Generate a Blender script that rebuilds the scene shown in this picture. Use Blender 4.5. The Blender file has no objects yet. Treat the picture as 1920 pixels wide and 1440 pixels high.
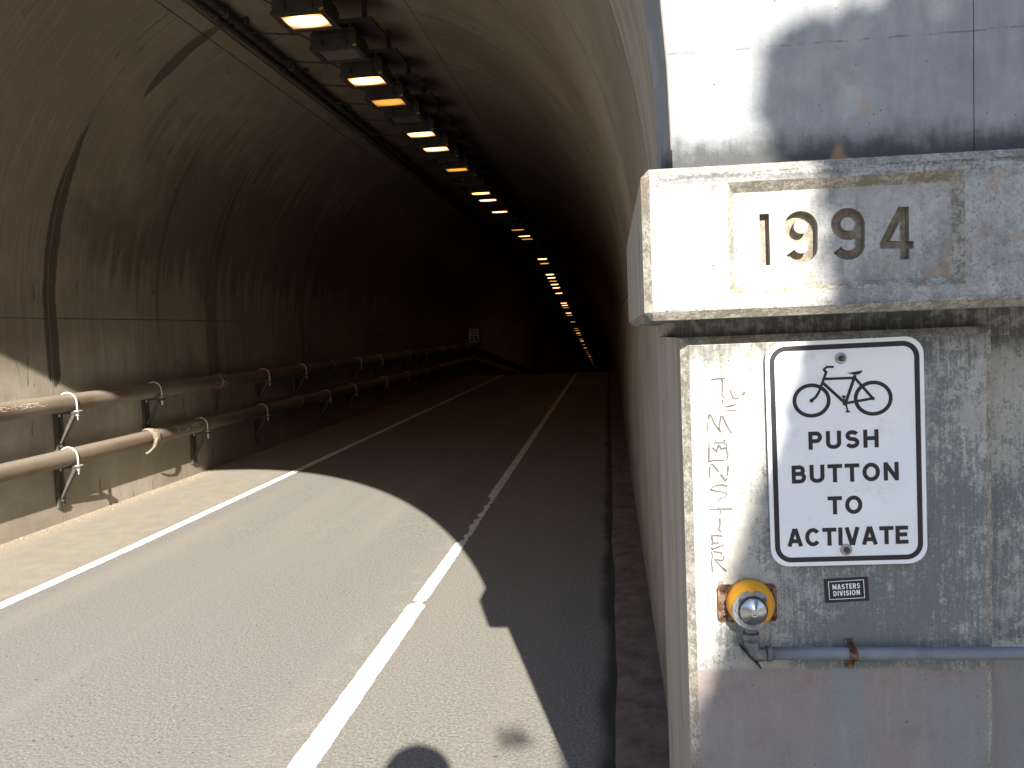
import bpy, bmesh, math, random
from math import sin, cos, pi, radians, sqrt
from mathutils import Vector, Matrix, noise as mnoise

random.seed(7)
SC = bpy.context.scene
COL = SC.collection

# ------------------------------------------------------------------ camera, sky, sun, exposure
YAW, PITCH, ROLL = radians(7.137), radians(-3.35), radians(2.3)
EYE = Vector((0, 0, 1.6))
fw = Vector((-sin(YAW) * cos(PITCH), cos(YAW) * cos(PITCH), sin(PITCH)))
rt = Vector((cos(YAW), sin(YAW), 0))
up = rt.cross(fw)
r2 = rt * cos(ROLL) - up * sin(ROLL)
u2 = up * cos(ROLL) + rt * sin(ROLL)
cd = bpy.data.cameras.new('camera')
cam = bpy.data.objects.new('camera', cd)
COL.objects.link(cam)
M = Matrix((r2, u2, -fw)).transposed().to_4x4()
M.translation = EYE
cam.matrix_world = M
cd.sensor_width = 36
cd.lens = 36 * 1480 / 1920
cd.clip_start, cd.clip_end = 0.02, 3000
SC.camera = cam

SUN_AZ, SUN_EL = radians(16.2), radians(30.0)      # light travels towards (-sin az, cos az)
SD = Vector((-sin(SUN_AZ) * cos(SUN_EL), cos(SUN_AZ) * cos(SUN_EL), -sin(SUN_EL)))
world = bpy.data.worlds.new('World')
SC.world = world
world.use_nodes = True
wn = world.node_tree.nodes
sky = wn.new('ShaderNodeTexSky')
sky.sky_type = 'NISHITA'
sky.sun_disc = False
sky.sun_elevation = SUN_EL
sky.ozone_density = 1.6
sky.dust_density = 0.6
sky.sun_rotation = pi - SUN_AZ                     # azimuth the sun stands at (behind right of the camera)
wn['Background'].inputs['Strength'].default_value = 0.10
world.node_tree.links.new(sky.outputs[0], wn['Background'].inputs['Color'])
ld = bpy.data.lights.new('sun', 'SUN')
ld.energy = 4.6
ld.angle = radians(0.53)
ld.color = (1.0, 0.93, 0.82)
sun = bpy.data.objects.new('sun', ld)
COL.objects.link(sun)
sun.rotation_euler = SD.to_track_quat('-Z', 'Y').to_euler()
sun.location = (3, -8, 9)
vs = SC.view_settings
vs.view_transform = 'Standard'
vs.look = 'None'
vs.gamma = 1.0
vs.use_curve_mapping = False
vs.exposure = 1.62
SC.render.engine = 'CYCLES'
cy = SC.cycles
cy.use_denoising = True
cy.denoiser = 'OPENIMAGEDENOISE'
cy.max_bounces = 10
cy.diffuse_bounces = 6
cy.glossy_bounces = 4
cy.sample_clamp_indirect = 6.0
cy.use_adaptive_sampling = False


# ------------------------------------------------------------------ material helper
class NT:
    def __init__(s, name, rough=0.85, metal=0.0, spec=0.3):
        s.m = bpy.data.materials.new(name)
        s.m.use_nodes = True
        s.t = s.m.node_tree
        s.b = s.t.nodes['Principled BSDF']
        s.b.inputs['Roughness'].default_value = rough
        s.b.inputs['Metallic'].default_value = metal
        s.b.inputs['Specular IOR Level'].default_value = spec
        s._pos = None

    def new(s, k):
        return s.t.nodes.new(k)

    def link(s, a, b):
        s.t.links.new(a, b)

    def put(s, sock, v):
        if isinstance(v, (int, float)):
            sock.default_value = v
        elif isinstance(v, (tuple, list)):
            sock.default_value = tuple(v) + ((1,) if len(v) == 3 and sock.type == 'RGBA' else ())
        else:
            s.link(v, sock)

    def pos(s):
        if s._pos is None:
            s._pos = s.new('ShaderNodeNewGeometry').outputs['Position']
        return s._pos

    def obj(s):
        return s.new('ShaderNodeTexCoord').outputs['Object']

    def uv(s):
        return s.new('ShaderNodeTexCoord').outputs['UV']

    def sep(s, v):
        n = s.new('ShaderNodeSeparateXYZ')
        s.link(v, n.inputs[0])
        return n.outputs

    def scale(s, v, sc):
        n = s.new('ShaderNodeVectorMath')
        n.operation = 'MULTIPLY'
        s.link(v, n.inputs[0])
        n.inputs[1].default_value = sc
        return n.outputs[0]

    def noise(s, v, sc=5, det=6, rough=0.55, dist=0.0, out=0):
        n = s.new('ShaderNodeTexNoise')
        s.link(v, n.inputs['Vector'])
        n.inputs['Scale'].default_value = sc
        n.inputs['Detail'].default_value = det
        n.inputs['Roughness'].default_value = rough
        n.inputs['Distortion'].default_value = dist
        return n.outputs[out]

    def voro(s, v, sc=20, feat='F1'):
        n = s.new('ShaderNodeTexVoronoi')
        n.feature = feat
        s.link(v, n.inputs['Vector'])
        n.inputs['Scale'].default_value = sc
        return n.outputs[0]

    def ramp(s, f, stops, interp='LINEAR'):
        n = s.new('ShaderNodeValToRGB')
        cr = n.color_ramp
        cr.interpolation = interp
        while len(cr.elements) < len(stops):
            cr.elements.new(0.5)
        for e, (p, c) in zip(cr.elements, stops):
            e.position = p
            e.color = (c, c, c, 1) if isinstance(c, (int, float)) else tuple(c) + (1,)
        s.link(f, n.inputs[0])
        return n.outputs[0]

    def mr(s, f, a, b, c=0.0, d=1.0):
        n = s.new('ShaderNodeMapRange')
        n.interpolation_type = 'SMOOTHSTEP'
        s.link(f, n.inputs[0])
        for i, v in enumerate((a, b, c, d)):
            n.inputs[i + 1].default_value = v
        return n.outputs[0]

    def math(s, op, a, b=0.0):
        n = s.new('ShaderNodeMath')
        n.operation = op
        s.put(n.inputs[0], a)
        s.put(n.inputs[1], b)
        return n.outputs[0]

    def mix(s, f, a, b, mode='MIX'):
        n = s.new('ShaderNodeMix')
        n.data_type = 'RGBA'
        n.blend_type = mode
        s.put(n.inputs[0], f)
        s.put(n.inputs[6], a)
        s.put(n.inputs[7], b)
        return n.outputs[2]

    def color(s, c):
        s.put(s.b.inputs['Base Color'], c)
        return s

    def rough(s, c):
        s.put(s.b.inputs['Roughness'], c)
        return s

    def bump(s, h, dist=0.002, strength=1.0):
        n = s.new('ShaderNodeBump')
        n.inputs['Distance'].default_value = dist
        n.inputs['Strength'].default_value = strength
        s.link(h, n.inputs['Height'])
        s.link(n.outputs[0], s.b.inputs['Normal'])
        return s


def simple(name, col, rough=0.6, metal=0.0, var=0.25, sc=30, spec=0.4, bump=0.0):
    """a plain coating with uneven tone"""
    n = NT(name, rough, metal, spec)
    f = n.noise(n.obj(), sc, 5, 0.6)
    lo = tuple(c * (1 - var) for c in col)
    hi = tuple(min(1, c * (1 + var)) for c in col)
    n.color(n.ramp(f, [(0.3, lo), (0.7, hi)]))
    if bump:
        n.bump(f, bump)
    return n.m


TH = radians(2.4)                                    # the portal is a little askew to the tunnel
FR = Vector((cos(TH), sin(TH), 0))
INW = Vector((-sin(TH), cos(TH), 0))


def W(s, d, z):
    """point on the portal: s metres along its face, d metres away from the eye line, z up"""
    v = FR * s + INW * d
    return Vector((v.x, v.y, z))


K = 0.9654


def sz(s, z):
    return s * K, 1.6 + (z - 1.6) * K


# ---- weathered portal concrete
def portal_concrete(name, variant):
    n = NT(name, 0.9, 0, 0.25)
    p = n.pos()
    x, y, z = n.sep(p)
    big = n.noise(p, 2.6, 7, 0.62, 0.35)
    mid = n.noise(p, 11, 8, 0.66, 0.3)
    mot = n.noise(p, 34, 6, 0.6, 0.6)
    fine = n.noise(p, 190, 4, 0.65)
    grit = n.noise(p, 520, 3, 0.7)
    strk = n.noise(n.scale(p, (42, 42, 5)), 1, 8, 0.66, 0.2)
    hair = n.noise(n.scale(p, (170, 170, 12)), 1, 5, 0.62)
    if variant == 'pier':
        base = n.mix(n.mr(mid, 0.32, 0.68), (0.345, 0.335, 0.308), (0.475, 0.46, 0.42))
        base = n.mix(n.mr(fine, 0.35, 0.65, 0, 0.45), base, (0.30, 0.305, 0.29))
        # greenish grey bloom, patchy with torn edges and scraped vertical streaks
        v = n.math('ADD', n.math('MULTIPLY', big, 0.55), n.math('MULTIPLY', mid, 0.45))
        v = n.math('ADD', v, n.math('MULTIPLY', n.math('SUBTRACT', mot, 0.5), 0.50))
        v = n.math('ADD', v, n.math('MULTIPLY', n.math('SUBTRACT', hair, 0.5), 0.42))
        v = n.math('ADD', v, n.math('MULTIPLY', n.math('SUBTRACT', fine, 0.5), 0.35))
        v = n.math('ADD', v, n.math('MULTIPLY', n.math('SUBTRACT', grit, 0.5), 0.35))
        v = n.math('ADD', v, n.mr(x, 0.22, 0.50, -0.14, 0.045))
        v = n.math('ADD', v, n.mr(x, 0.62, 0.74, 0.0, -0.05))
        m = n.ramp(v, [(0.435, 0), (0.505, 0.62), (0.60, 1)])
        base = n.mix(n.math('MULTIPLY', m, 0.86), base, n.mix(mot, (0.065, 0.084, 0.089), (0.175, 0.195, 0.198)))
        # shade under the cap painted in as a dark band, streaked like drips
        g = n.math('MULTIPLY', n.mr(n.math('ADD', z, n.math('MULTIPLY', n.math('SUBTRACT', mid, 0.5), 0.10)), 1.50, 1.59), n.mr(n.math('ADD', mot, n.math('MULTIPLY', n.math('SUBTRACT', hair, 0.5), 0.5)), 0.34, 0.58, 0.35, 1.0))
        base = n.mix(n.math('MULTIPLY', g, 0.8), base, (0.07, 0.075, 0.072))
        # painted-over lower part: smooth grey mauve, pink cast, one bluer stripe
        zz = n.math('ADD', z, n.math('MULTIPLY', n.math('SUBTRACT', mid, 0.5), 0.03))
        low = n.mr(zz, 0.893, 0.905, 1, 0)
        pk = n.mr(big, 0.44, 0.60)
        pt = n.mix(pk, (0.262, 0.256, 0.25), (0.285, 0.252, 0.238))
        redz = n.math('MULTIPLY', n.mr(z, 0.80, 0.89), n.mr(mid, 0.47, 0.63))
        pt = n.mix(n.math('MULTIPLY', redz, 0.55), pt, (0.285, 0.18, 0.17))
        xx = n.math('ADD', x, n.math('MULTIPLY', n.math('SUBTRACT', mid, 0.5), 0.03))
        st = n.math('MULTIPLY', n.mr(xx, 0.415, 0.435), n.mr(xx, 0.475, 0.50, 1, 0))
        pt = n.mix(n.math('MULTIPLY', st, 0.75), pt, (0.235, 0.27, 0.285))
        pt = n.mix(n.math('MULTIPLY', n.mr(mid, 0.5, 0.72), 0.5), pt, (0.185, 0.18, 0.178))
        pt = n.mix(n.math('MULTIPLY', n.mr(strk, 0.5, 0.7), 0.35), pt, (0.34, 0.335, 0.33))
        pt = n.mix(n.math('MULTIPLY', n.mr(n.math('ADD', n.math('MULTIPLY', fine, 0.5), n.math('MULTIPLY', grit, 0.5)), 0.50, 0.66), 0.45), pt, (0.15, 0.145, 0.14))
        base = n.mix(low, base, pt)
    elif variant == 'cap':
        base = n.mix(n.mr(mid, 0.3, 0.7), (0.33, 0.335, 0.335), (0.46, 0.46, 0.45))
        base = n.mix(n.mr(fine, 0.38, 0.62, 0, 0.35), base, (0.29, 0.29, 0.28))
        v = n.math('ADD', n.math('MULTIPLY', big, 0.5), n.math('MULTIPLY', strk, 0.5))
        v = n.math('ADD', v, n.math('MULTIPLY', n.math('SUBTRACT', mot, 0.5), 0.45))
        base = n.mix(n.math('MULTIPLY', n.ramp(v, [(0.46, 0), (0.62, 1)]), 0.55), base, (0.15, 0.16, 0.165))
        lich = n.math('MULTIPLY', n.mr(n.math('ADD', n.math('MULTIPLY', fine, 0.6), n.math('MULTIPLY', grit, 0.4)), 0.535, 0.60), n.mr(n.noise(p, 5, 4, 0.6), 0.42, 0.60))
        base = n.mix(n.math('MULTIPLY', lich, 0.7), base, (0.13, 0.125, 0.11))
        hz = n.noise(n.scale(p, (9, 9, 70)), 1, 6, 0.65)
        # grime on the upper arris and lower arris
        g = n.math('MAXIMUM', n.mr(z, 1.845, 1.90), n.math('MULTIPLY', n.mr(z, 1.66, 1.628), 0.7))
        g = n.math('MULTIPLY', g, n.mr(n.math('ADD', hz, n.math('MULTIPLY', n.math('SUBTRACT', fine, .5), .5)), 0.36, 0.60))
        base = n.mix(n.math('MULTIPLY', g, 0.85), base, (0.055, 0.055, 0.05))
        # rust and ochre around the panel foot and right end
        o = n.math('MULTIPLY', n.mr(n.noise(p, 13, 5, 0.6, 0.8), 0.50, 0.68), n.math('MAXIMUM', n.math('MULTIPLY', n.mr(z, 1.735, 1.69), n.mr(n.math('ABSOLUTE', n.math('SUBTRACT', x, 0.43)), 0.26, 0.18)), n.mr(x, 0.55, 0.63)))
        o = n.math('MULTIPLY', o, n.mr(z, 1.645, 1.68))
        base = n.mix(n.math('MULTIPLY', o, 0.6), base, (0.30, 0.195, 0.10))
    else:
        lj = n.math('ADD', z, n.math('ADD', n.math('MULTIPLY', n.math('SUBTRACT', mid, 0.5), 0.016), n.math('MULTIPLY', x, -0.012)))
        base = n.mix(n.mr(mid, 0.3, 0.7), (0.27, 0.285, 0.30), (0.36, 0.37, 0.385))
        base = n.mix(n.mr(fine, 0.4, 0.66, 0, 0.3), base, (0.29, 0.29, 0.30))
        v = n.math('ADD', n.math('MULTIPLY', big, 0.6), n.math('MULTIPLY', strk, 0.4))
        base = n.mix(n.math('MULTIPLY', n.ramp(v, [(0.45, 0), (0.66, 1)]), 0.6), base, (0.165, 0.185, 0.21))
        v2 = n.noise(n.scale(p, (1.3, 1.3, 2.6)), 1, 5, 0.6, 0.4)
        base = n.mix(n.math('MULTIPLY', n.mr(v2, 0.5, 0.62), 0.35), base, (0.36, 0.385, 0.42))
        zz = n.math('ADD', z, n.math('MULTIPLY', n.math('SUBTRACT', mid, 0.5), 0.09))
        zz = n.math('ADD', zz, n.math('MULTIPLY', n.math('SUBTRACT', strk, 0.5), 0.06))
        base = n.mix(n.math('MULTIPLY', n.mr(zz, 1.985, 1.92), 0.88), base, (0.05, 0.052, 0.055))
        base = n.mix(n.math('MULTIPLY', n.mr(n.math('ABSOLUTE', n.math('SUBTRACT', lj, 2.128)), 0.003, 0.0008), n.mr(mot, 0.42, 0.6, 0.0, 0.5)), base, (0.07, 0.07, 0.075))
        och = n.math('MULTIPLY', n.mr(n.noise(p, 7.5, 3, 0.5), 0.63, 0.70), n.mr(z, 2.07, 1.98))
        base = n.mix(n.math('MULTIPLY', och, 0.7), base, (0.40, 0.25, 0.13))
    if variant == 'arris':
        sp_ = n.math('ADD', n.math('MULTIPLY', mot, 0.5), n.math('MULTIPLY', fine, 0.5))
        base = n.mix(n.mr(sp_, 0.40, 0.56), (0.43, 0.41, 0.365), (0.215, 0.198, 0.165))
        base = n.mix(n.mr(mid, 0.52, 0.7, 0, 0.5), base, (0.26, 0.185, 0.11))
    # bug holes
    vv = n.voro(p, 46)
    holes = n.math('MULTIPLY', n.mr(vv, 0.085, 0.045), n.mr(n.noise(p, 15, 3, 0.5), 0.5, 0.58))
    base = n.mix(n.math('MULTIPLY', holes, 0.75), base, (0.06, 0.06, 0.058))
    n.color(base)
    h = n.math('ADD', n.math('MULTIPLY', fine, 0.5), n.math('MULTIPLY', mid, 0.8))
    h = n.math('ADD', h, n.math('MULTIPLY', grit, 0.35))
    h = n.math('SUBTRACT', h, n.math('MULTIPLY', holes, 1.2))
    n.bump(h, 0.0035, 0.8)
    return n.m


M_PIER = portal_concrete('pier_concrete', 'pier')
M_CAP = portal_concrete('cap_concrete', 'cap')
M_WALL = portal_concrete('portal_concrete', 'wall')


# ---- tunnel lining: u = metres along the tunnel, v = metres round the arch
def lining_mat():
    n = NT('lining_concrete', 0.88, 0, 0.3)
    u = n.uv()
    p = n.pos()
    x, y, z = n.sep(p)
    big = n.noise(u, 0.55, 7, 0.6, 0.4)
    mid = n.noise(u, 3.2, 8, 0.62, 0.25)
    fine = n.noise(u, 70, 5, 0.65)
    strk = n.noise(n.scale(u, (7.5, 0.55, 1)), 1, 8, 0.64, 0.15)
    hair = n.noise(n.scale(u, (46, 1.6, 1)), 1, 6, 0.6)
    grain = n.noise(n.scale(u, (38, 1.1, 1)), 1, 6, 0.62, 0.1)
    crk = n.noise(n.scale(u, (4.2, 0.28, 1)), 1, 3, 0.5, 0.5)
    base = n.mix(n.mr(mid, 0.3, 0.7), (0.225, 0.182, 0.135), (0.295, 0.243, 0.183))
    pale_low = n.math('MULTIPLY', n.mr(n.math('ADD', z, n.math('MULTIPLY', n.math('SUBTRACT', big, 0.5), 1.2)), 2.0, 0.9), n.mr(y, 13, 6))  # lower wall paler towards the mouth
    base = n.mix(pale_low, base, n.mix(n.mr(mid, 0.3, 0.7), (0.42, 0.385, 0.32), (0.52, 0.48, 0.41)))
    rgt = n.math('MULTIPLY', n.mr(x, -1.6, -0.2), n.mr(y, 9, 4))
    base = n.mix(rgt, base, (0.40, 0.36, 0.305))  # right side near the mouth painted lighter for bounce off the sunlit road
    base = n.mix(n.mr(big, 0.34, 0.62, 0, 0.6), base, (0.19, 0.152, 0.112))
    base = n.mix(n.math('MULTIPLY', n.mr(grain, 0.45, 0.7), 0.25), base, (0.42, 0.38, 0.32))
    # soot and seepage streaks run down round the arch
    v = n.math('ADD', n.math('MULTIPLY', strk, 0.7), n.math('MULTIPLY', hair, 0.3))
    v = n.math('ADD', v, n.math('MULTIPLY', n.math('SUBTRACT', mid, 0.5), 0.25))
    lo = n.mr(z, 4.6, 2.2, 0.15, 1.0)
    side = n.mr(x, -2.3, -3.4, 0.35, 1.0)
    m = n.math('MULTIPLY', n.ramp(v, [(0.47, 0), (0.62, 0.75), (0.76, 1)]), n.math('MULTIPLY', lo, side))
    m = n.math('MULTIPLY', m, n.math('MULTIPLY', n.mr(n.noise(u, 0.8, 4, 0.55), 0.40, 0.62, 0.25, 1.0), n.math('SUBTRACT', 1.0, n.math('MULTIPLY', pale_low, 0.75))))
    base = n.mix(n.math('MULTIPLY', m, 0.6), base, (0.085, 0.062, 0.045))
    # soot lies thick on the haunch, with fingers running down below it
    hz = n.math('ADD', z, n.math('ADD', n.math('MULTIPLY', n.math('SUBTRACT', strk, 0.5), 2.6), n.math('MULTIPLY', n.math('SUBTRACT', mid, 0.5), 0.9)))
    hs = n.math('MULTIPLY', n.mr(hz, 2.25, 2.75), n.mr(hz, 4.3, 3.6))
    hs = n.math('MULTIPLY', hs, n.math('MULTIPLY', n.mr(n.math('ADD', y, n.math('MULTIPLY', n.math('SUBTRACT', big, 0.5), 5.0)), 7.0, 8.4), n.mr(x, -3.0, -3.6)))
    base = n.mix(n.math('MULTIPLY', hs, 0.62), base, (0.085, 0.066, 0.046))
    # old leaks: dark bands that follow joints on the left side
    yy = n.math('ADD', y, n.math('MULTIPLY', n.math('SUBTRACT', mid, 0.5), 0.07))
    for c, hw, zb0, zb1, zt0, zt1, amt in ((6.92, 0.085, 1.28, 1.46, 3.0, 3.85, 0.88), (7.38, 0.075, 4.05, 4.35, 4.55, 4.80, 0.75), (9.98, 0.15, 0.7, 1.2, 2.9, 4.1, 0.5), (8.72, 0.035, 1.7, 2.2, 3.2, 4.2, 0.5), (13.1, 0.12, 1.2, 1.8, 2.9, 3.8, 0.4)):
        d = n.math('ABSOLUTE', n.math('SUBTRACT', yy, c))
        w = n.math('MULTIPLY', n.mr(z, zb0, zb1, 0.0, 1.0), n.mr(z, zt0, zt1, 1.0, 0.0))
        k = n.math('SUBTRACT', d, n.math('MULTIPLY', n.math('POWER', w, 0.6), hw))
        k = n.math('ADD', k, n.math('MULTIPLY', n.math('SUBTRACT', hair, 0.5), n.mr(z, 1.9, 1.35, 0.02, 0.16)))
        msk = n.math('MULTIPLY', n.mr(k, 0.010, -0.010), n.math('MULTIPLY', n.mr(w, 0.0, 0.10), n.mr(x, -3.0, -3.2)))
        base = n.mix(n.math('MULTIPLY', msk, amt), base, (0.052, 0.044, 0.034))
    # pale lime scratches
    sc = n.noise(n.scale(u, (3.5, 0.6, 1)), 1, 2, 0.4, 1.2)
    base = n.mix(n.math('MULTIPLY', n.mr(n.math('ABSOLUTE', n.math('SUBTRACT', sc, 0.5)), 0.0035, 0.0), n.math('MULTIPLY', n.mr(mid, 0.58, 0.66), 0.5)), base, (0.5, 0.47, 0.42))
    ck = n.math('MULTIPLY', n.mr(n.math('ABSOLUTE', n.math('SUBTRACT', crk, 0.5)), 0.0045, 0.001), n.mr(n.noise(u, 2.1, 3, 0.5), 0.52, 0.60))
    base = n.mix(n.math('MULTIPLY', ck, 0.8), base, (0.045, 0.037, 0.03))
    base = n.mix(n.mr(fine, 0.42, 0.7, 0, 0.3), base, (0.17, 0.145, 0.12))
    vv = n.voro(u, 14)
    holes = n.math('MULTIPLY', n.mr(vv, 0.06, 0.03), n.mr(n.noise(u, 4, 2, 0.5), 0.55, 0.6))
    base = n.mix(n.math('MULTIPLY', holes, 0.7), base, (0.05, 0.045, 0.04))
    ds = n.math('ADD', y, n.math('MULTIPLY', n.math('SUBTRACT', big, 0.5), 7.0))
    depth_shade = n.math('MULTIPLY', n.mr(ds, 4.5, 16.0, 0.0, 0.75), n.mr(z, 1.2, 3.2, 0.45, 1.0))  # fading light deeper in is painted into the lining, stronger higher up
    base = n.mix(depth_shade, base, n.mix(0.5, base, (0.030, 0.024, 0.019), 'MULTIPLY'))
    n.color(base)
    n.rough(n.mr(mid, 0.3, 0.7, 0.78, 0.95))
    h = n.math('ADD', n.math('MULTIPLY', fine, 0.35), n.math('MULTIPLY', mid, 1.2))
    h = n.math('ADD', h, n.math('MULTIPLY', grain, 0.35))
    n.bump(h, 0.006, 0.7)
    return n.m


M_ARRIS = portal_concrete('grimy_arris_concrete', 'arris')
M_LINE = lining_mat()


# ---- board-marked concrete at the mouth (grain runs vertically)
def board_mat():
    n = NT('board_marked_concrete', 0.9, 0, 0.25)
    p = n.pos()
    a = n.noise(n.scale(p, (18, 9, 0.7)), 1, 7, 0.62, 0.3)
    b = n.noise(n.scale(p, (90, 60, 2.2)), 1, 5, 0.6, 0.2)
    mid = n.noise(p, 6, 7, 0.6, 0.2)
    fine = n.noise(p, 160, 4, 0.6)
    base = n.mix(n.mr(a, 0.34, 0.66), (0.315, 0.28, 0.24), (0.455, 0.41, 0.355))
    base = n.mix(n.mr(mid, 0.4, 0.7, 0, 0.4), base, (0.37, 0.335, 0.305))
    base = n.mix(n.math('MULTIPLY', n.mr(b, 0.56, 0.74), 0.5), base, (0.10, 0.085, 0.07))
    cr = n.noise(n.scale(p, (14, 7, 0.9)), 1, 2, 0.4, 0.8)
    base = n.mix(n.math('MULTIPLY', n.mr(n.math('ABSOLUTE', n.math('SUBTRACT', cr, 0.5)), 0.006, 0.0), n.mr(mid, 0.5, 0.6)), base, (0.05, 0.042, 0.035))
    n.color(base)
    n.bump(n.math('ADD', n.math('ADD', n.math('MULTIPLY', a, 0.6), n.math('MULTIPLY', b, 0.6)), n.math('MULTIPLY', fine, 0.3)), 0.004, 0.8)
    return n.m


M_BOARD = board_mat()


# ---- asphalt
def asphalt_mat():
    n = NT('worn_asphalt', 0.9, 0, 0.25)
    p = n.pos()
    x, y, z = n.sep(p)
    agg = n.noise(p, 78, 5, 0.85)
    agg2 = n.voro(p, 62)
    mid = n.noise(p, 1.4, 7, 0.6, 0.3)
    pat = n.noise(p, 6, 6, 0.62)
    lane = n.noise(n.scale(p, (1.7, 0.10, 1)), 1, 4, 0.5)
    base = n.mix(n.mr(agg, 0.36, 0.64), (0.080, 0.078, 0.073), (0.36, 0.353, 0.328))
    base = n.mix(n.mr(agg2, 0.16, 0.42, 0, 0.45), base, (0.20, 0.195, 0.18))
    base = n.mix(n.mr(lane, 0.40, 0.56, 0, 0.65), base, n.mix(0.5, base, (0.205, 0.205, 0.20)))
    base = n.mix(n.mr(lane, 0.57, 0.68, 0, 0.45), base, (0.27, 0.245, 0.22))
    pit = n.math('MULTIPLY', n.mr(n.voro(p, 24), 0.16, 0.09), n.mr(n.noise(p, 11, 3, 0.5), 0.50, 0.60))
    base = n.mix(n.math('MULTIPLY', pit, 0.8), base, (0.045, 0.043, 0.04))
    base = n.mix(n.math('MULTIPLY', n.mr(n.voro(n.scale(p, (1.03, 0.97, 1)), 30), 0.10, 0.05), 0.7), base, (0.55, 0.54, 0.51))
    # dust: a tan film in the right-hand lane, thick on the left shoulder
    xx = n.math('ADD', x, n.math('MULTIPLY', n.math('SUBTRACT', mid, 0.5), 0.9))
    tan_r = n.mr(xx, -1.75, -1.15, 0, 0.5)
    base = n.mix(tan_r, base, n.mix(n.mr(agg, 0.4, 0.6), (0.15, 0.137, 0.12), (0.33, 0.305, 0.27)))
    tan_m = n.math('MULTIPLY', n.mr(lane, 0.45, 0.60), n.mr(y, 3.5, 8.0, 0.05, 0.4))
    base = n.mix(tan_m, base, (0.27, 0.245, 0.21))
    x3 = n.math('ADD', x, n.math('MULTIPLY', n.math('SUBTRACT', mid, 0.5), 0.25))
    sh = n.mr(x3, -3.93, -4.12, 0, 0.88)
    base = n.mix(sh, base, n.mix(n.mr(n.math('ADD', n.math('MULTIPLY', pat, 0.35), n.math('MULTIPLY', agg, 0.65)), 0.36, 0.64), (0.24, 0.218, 0.18), (0.335, 0.305, 0.255)))
    # sandy grit piled along the wall foot
    gr = n.mr(n.math('ADD', x, n.math('MULTIPLY', n.math('SUBTRACT', pat, 0.5), 0.35)), -4.93, -5.10, 0, 0.8)
    base = n.mix(gr, base, n.mix(n.mr(agg, 0.4, 0.6), (0.22, 0.19, 0.14), (0.44, 0.385, 0.29)))
    # faint white rub-off beside the line
    wl = n.math('MULTIPLY', n.mr(n.math('ABSOLUTE', n.math('ADD', x, 1.33)), 0.16, 0.02), n.math('MULTIPLY', n.mr(pat, 0.5, 0.62), n.mr(agg, 0.4, 0.55)))
    base = n.mix(n.math('MULTIPLY', n.math('MULTIPLY', wl, 0.12), n.mr(y, 9, 5)), base, (0.6, 0.59, 0.57))
    # tar-dark run along the gutter joint
    gx = n.math('ADD', x, n.math('ADD', n.math('MULTIPLY', n.math('SUBTRACT', mid, 0.5), 0.16), n.math('MULTIPLY', n.math('SUBTRACT', agg, 0.5), 0.06)))
    base = n.mix(n.mr(gx, -0.125, -0.045, 0, 0.86), base, (0.028, 0.025, 0.023))
    # oil spots
    sp = n.math('MULTIPLY', n.mr(n.voro(p, 3.2), 0.07, 0.035), n.mr(pat, 0.5, 0.56))
    base = n.mix(n.math('MULTIPLY', sp, 0.6), base, (0.06, 0.058, 0.055))
    n.color(base)
    n.bump(n.math('ADD', agg, n.math('MULTIPLY', agg2, 0.6)), 0.003, 0.8)
    return n.m


M_ASPH = asphalt_mat()


def paint_mat():
    n = NT('road_paint', 0.7, 0, 0.35)
    p = n.pos()
    f = n.noise(p, 160, 4, 0.7)
    m = n.noise(p, 9, 6, 0.6)
    c = n.mix(n.mr(m, 0.35, 0.7), (0.80, 0.80, 0.79), (0.70, 0.69, 0.67))
    c = n.mix(n.math('MULTIPLY', n.mr(f, 0.60, 0.72), 0.5), c, (0.42, 0.40, 0.37))
    n.color(c)
    n.bump(f, 0.003, 0.6)
    return n.m


M_LINEPAINT = paint_mat()


def faint_paint():
    n = NT('faded_road_paint', 0.8, 0, 0.3)
    f = n.noise(n.pos(), 26, 6, 0.7)
    n.color(n.mix(n.mr(f, 0.42, 0.58), (0.14, 0.13, 0.12), (0.50, 0.49, 0.47)))
    return n.m


M_FADED = faint_paint()


def gutter_mat():
    n = NT('gutter_concrete', 0.93, 0, 0.25)
    p = n.pos()
    mid = n.noise(p, 7, 8, 0.66, 0.4)
    fine = n.noise(p, 130, 4, 0.7)
    c = n.mix(n.mr(mid, 0.32, 0.68), (0.145, 0.108, 0.090), (0.26, 0.205, 0.172))
    c = n.mix(n.mr(fine, 0.5, 0.75, 0, 0.5), c, (0.06, 0.052, 0.047))
    n.color(c)
    n.bump(n.math('ADD', fine, n.math('MULTIPLY', mid, 2.0)), 0.006, 0.9)
    return n.m


M_GUT = gutter_mat()


def pipe_mat():
    n = NT('rusty_brown_pipe_paint', 0.62, 0, 0.4)
    p = n.pos()
    a = n.noise(n.scale(p, (5, 0.9, 5)), 1, 7, 0.6, 0.3)
    b = n.noise(p, 60, 5, 0.65)
    d = n.noise(p, 0.9, 4, 0.5)
    c = n.mix(n.mr(a, 0.35, 0.66), (0.105, 0.070, 0.047), (0.16, 0.120, 0.086))
    c = n.mix(n.mr(d, 0.45, 0.62, 0, 0.5), c, (0.23, 0.205, 0.165))
    c = n.mix(n.math('MULTIPLY', n.mr(b, 0.58, 0.72), 0.4), c, (0.10, 0.065, 0.045))
    # settled dust on the upward side
    nz = n.sep(n.new('ShaderNodeNewGeometry').outputs['Normal'])[2]
    c = n.mix(n.math('MULTIPLY', n.mr(nz, 0.25, 0.9), n.mr(b, 0.3, 0.6, 0.35, 0.7)), c, (0.30, 0.265, 0.21))
    n.color(c)
    n.bump(b, 0.0015, 0.6)
    return n.m


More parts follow.
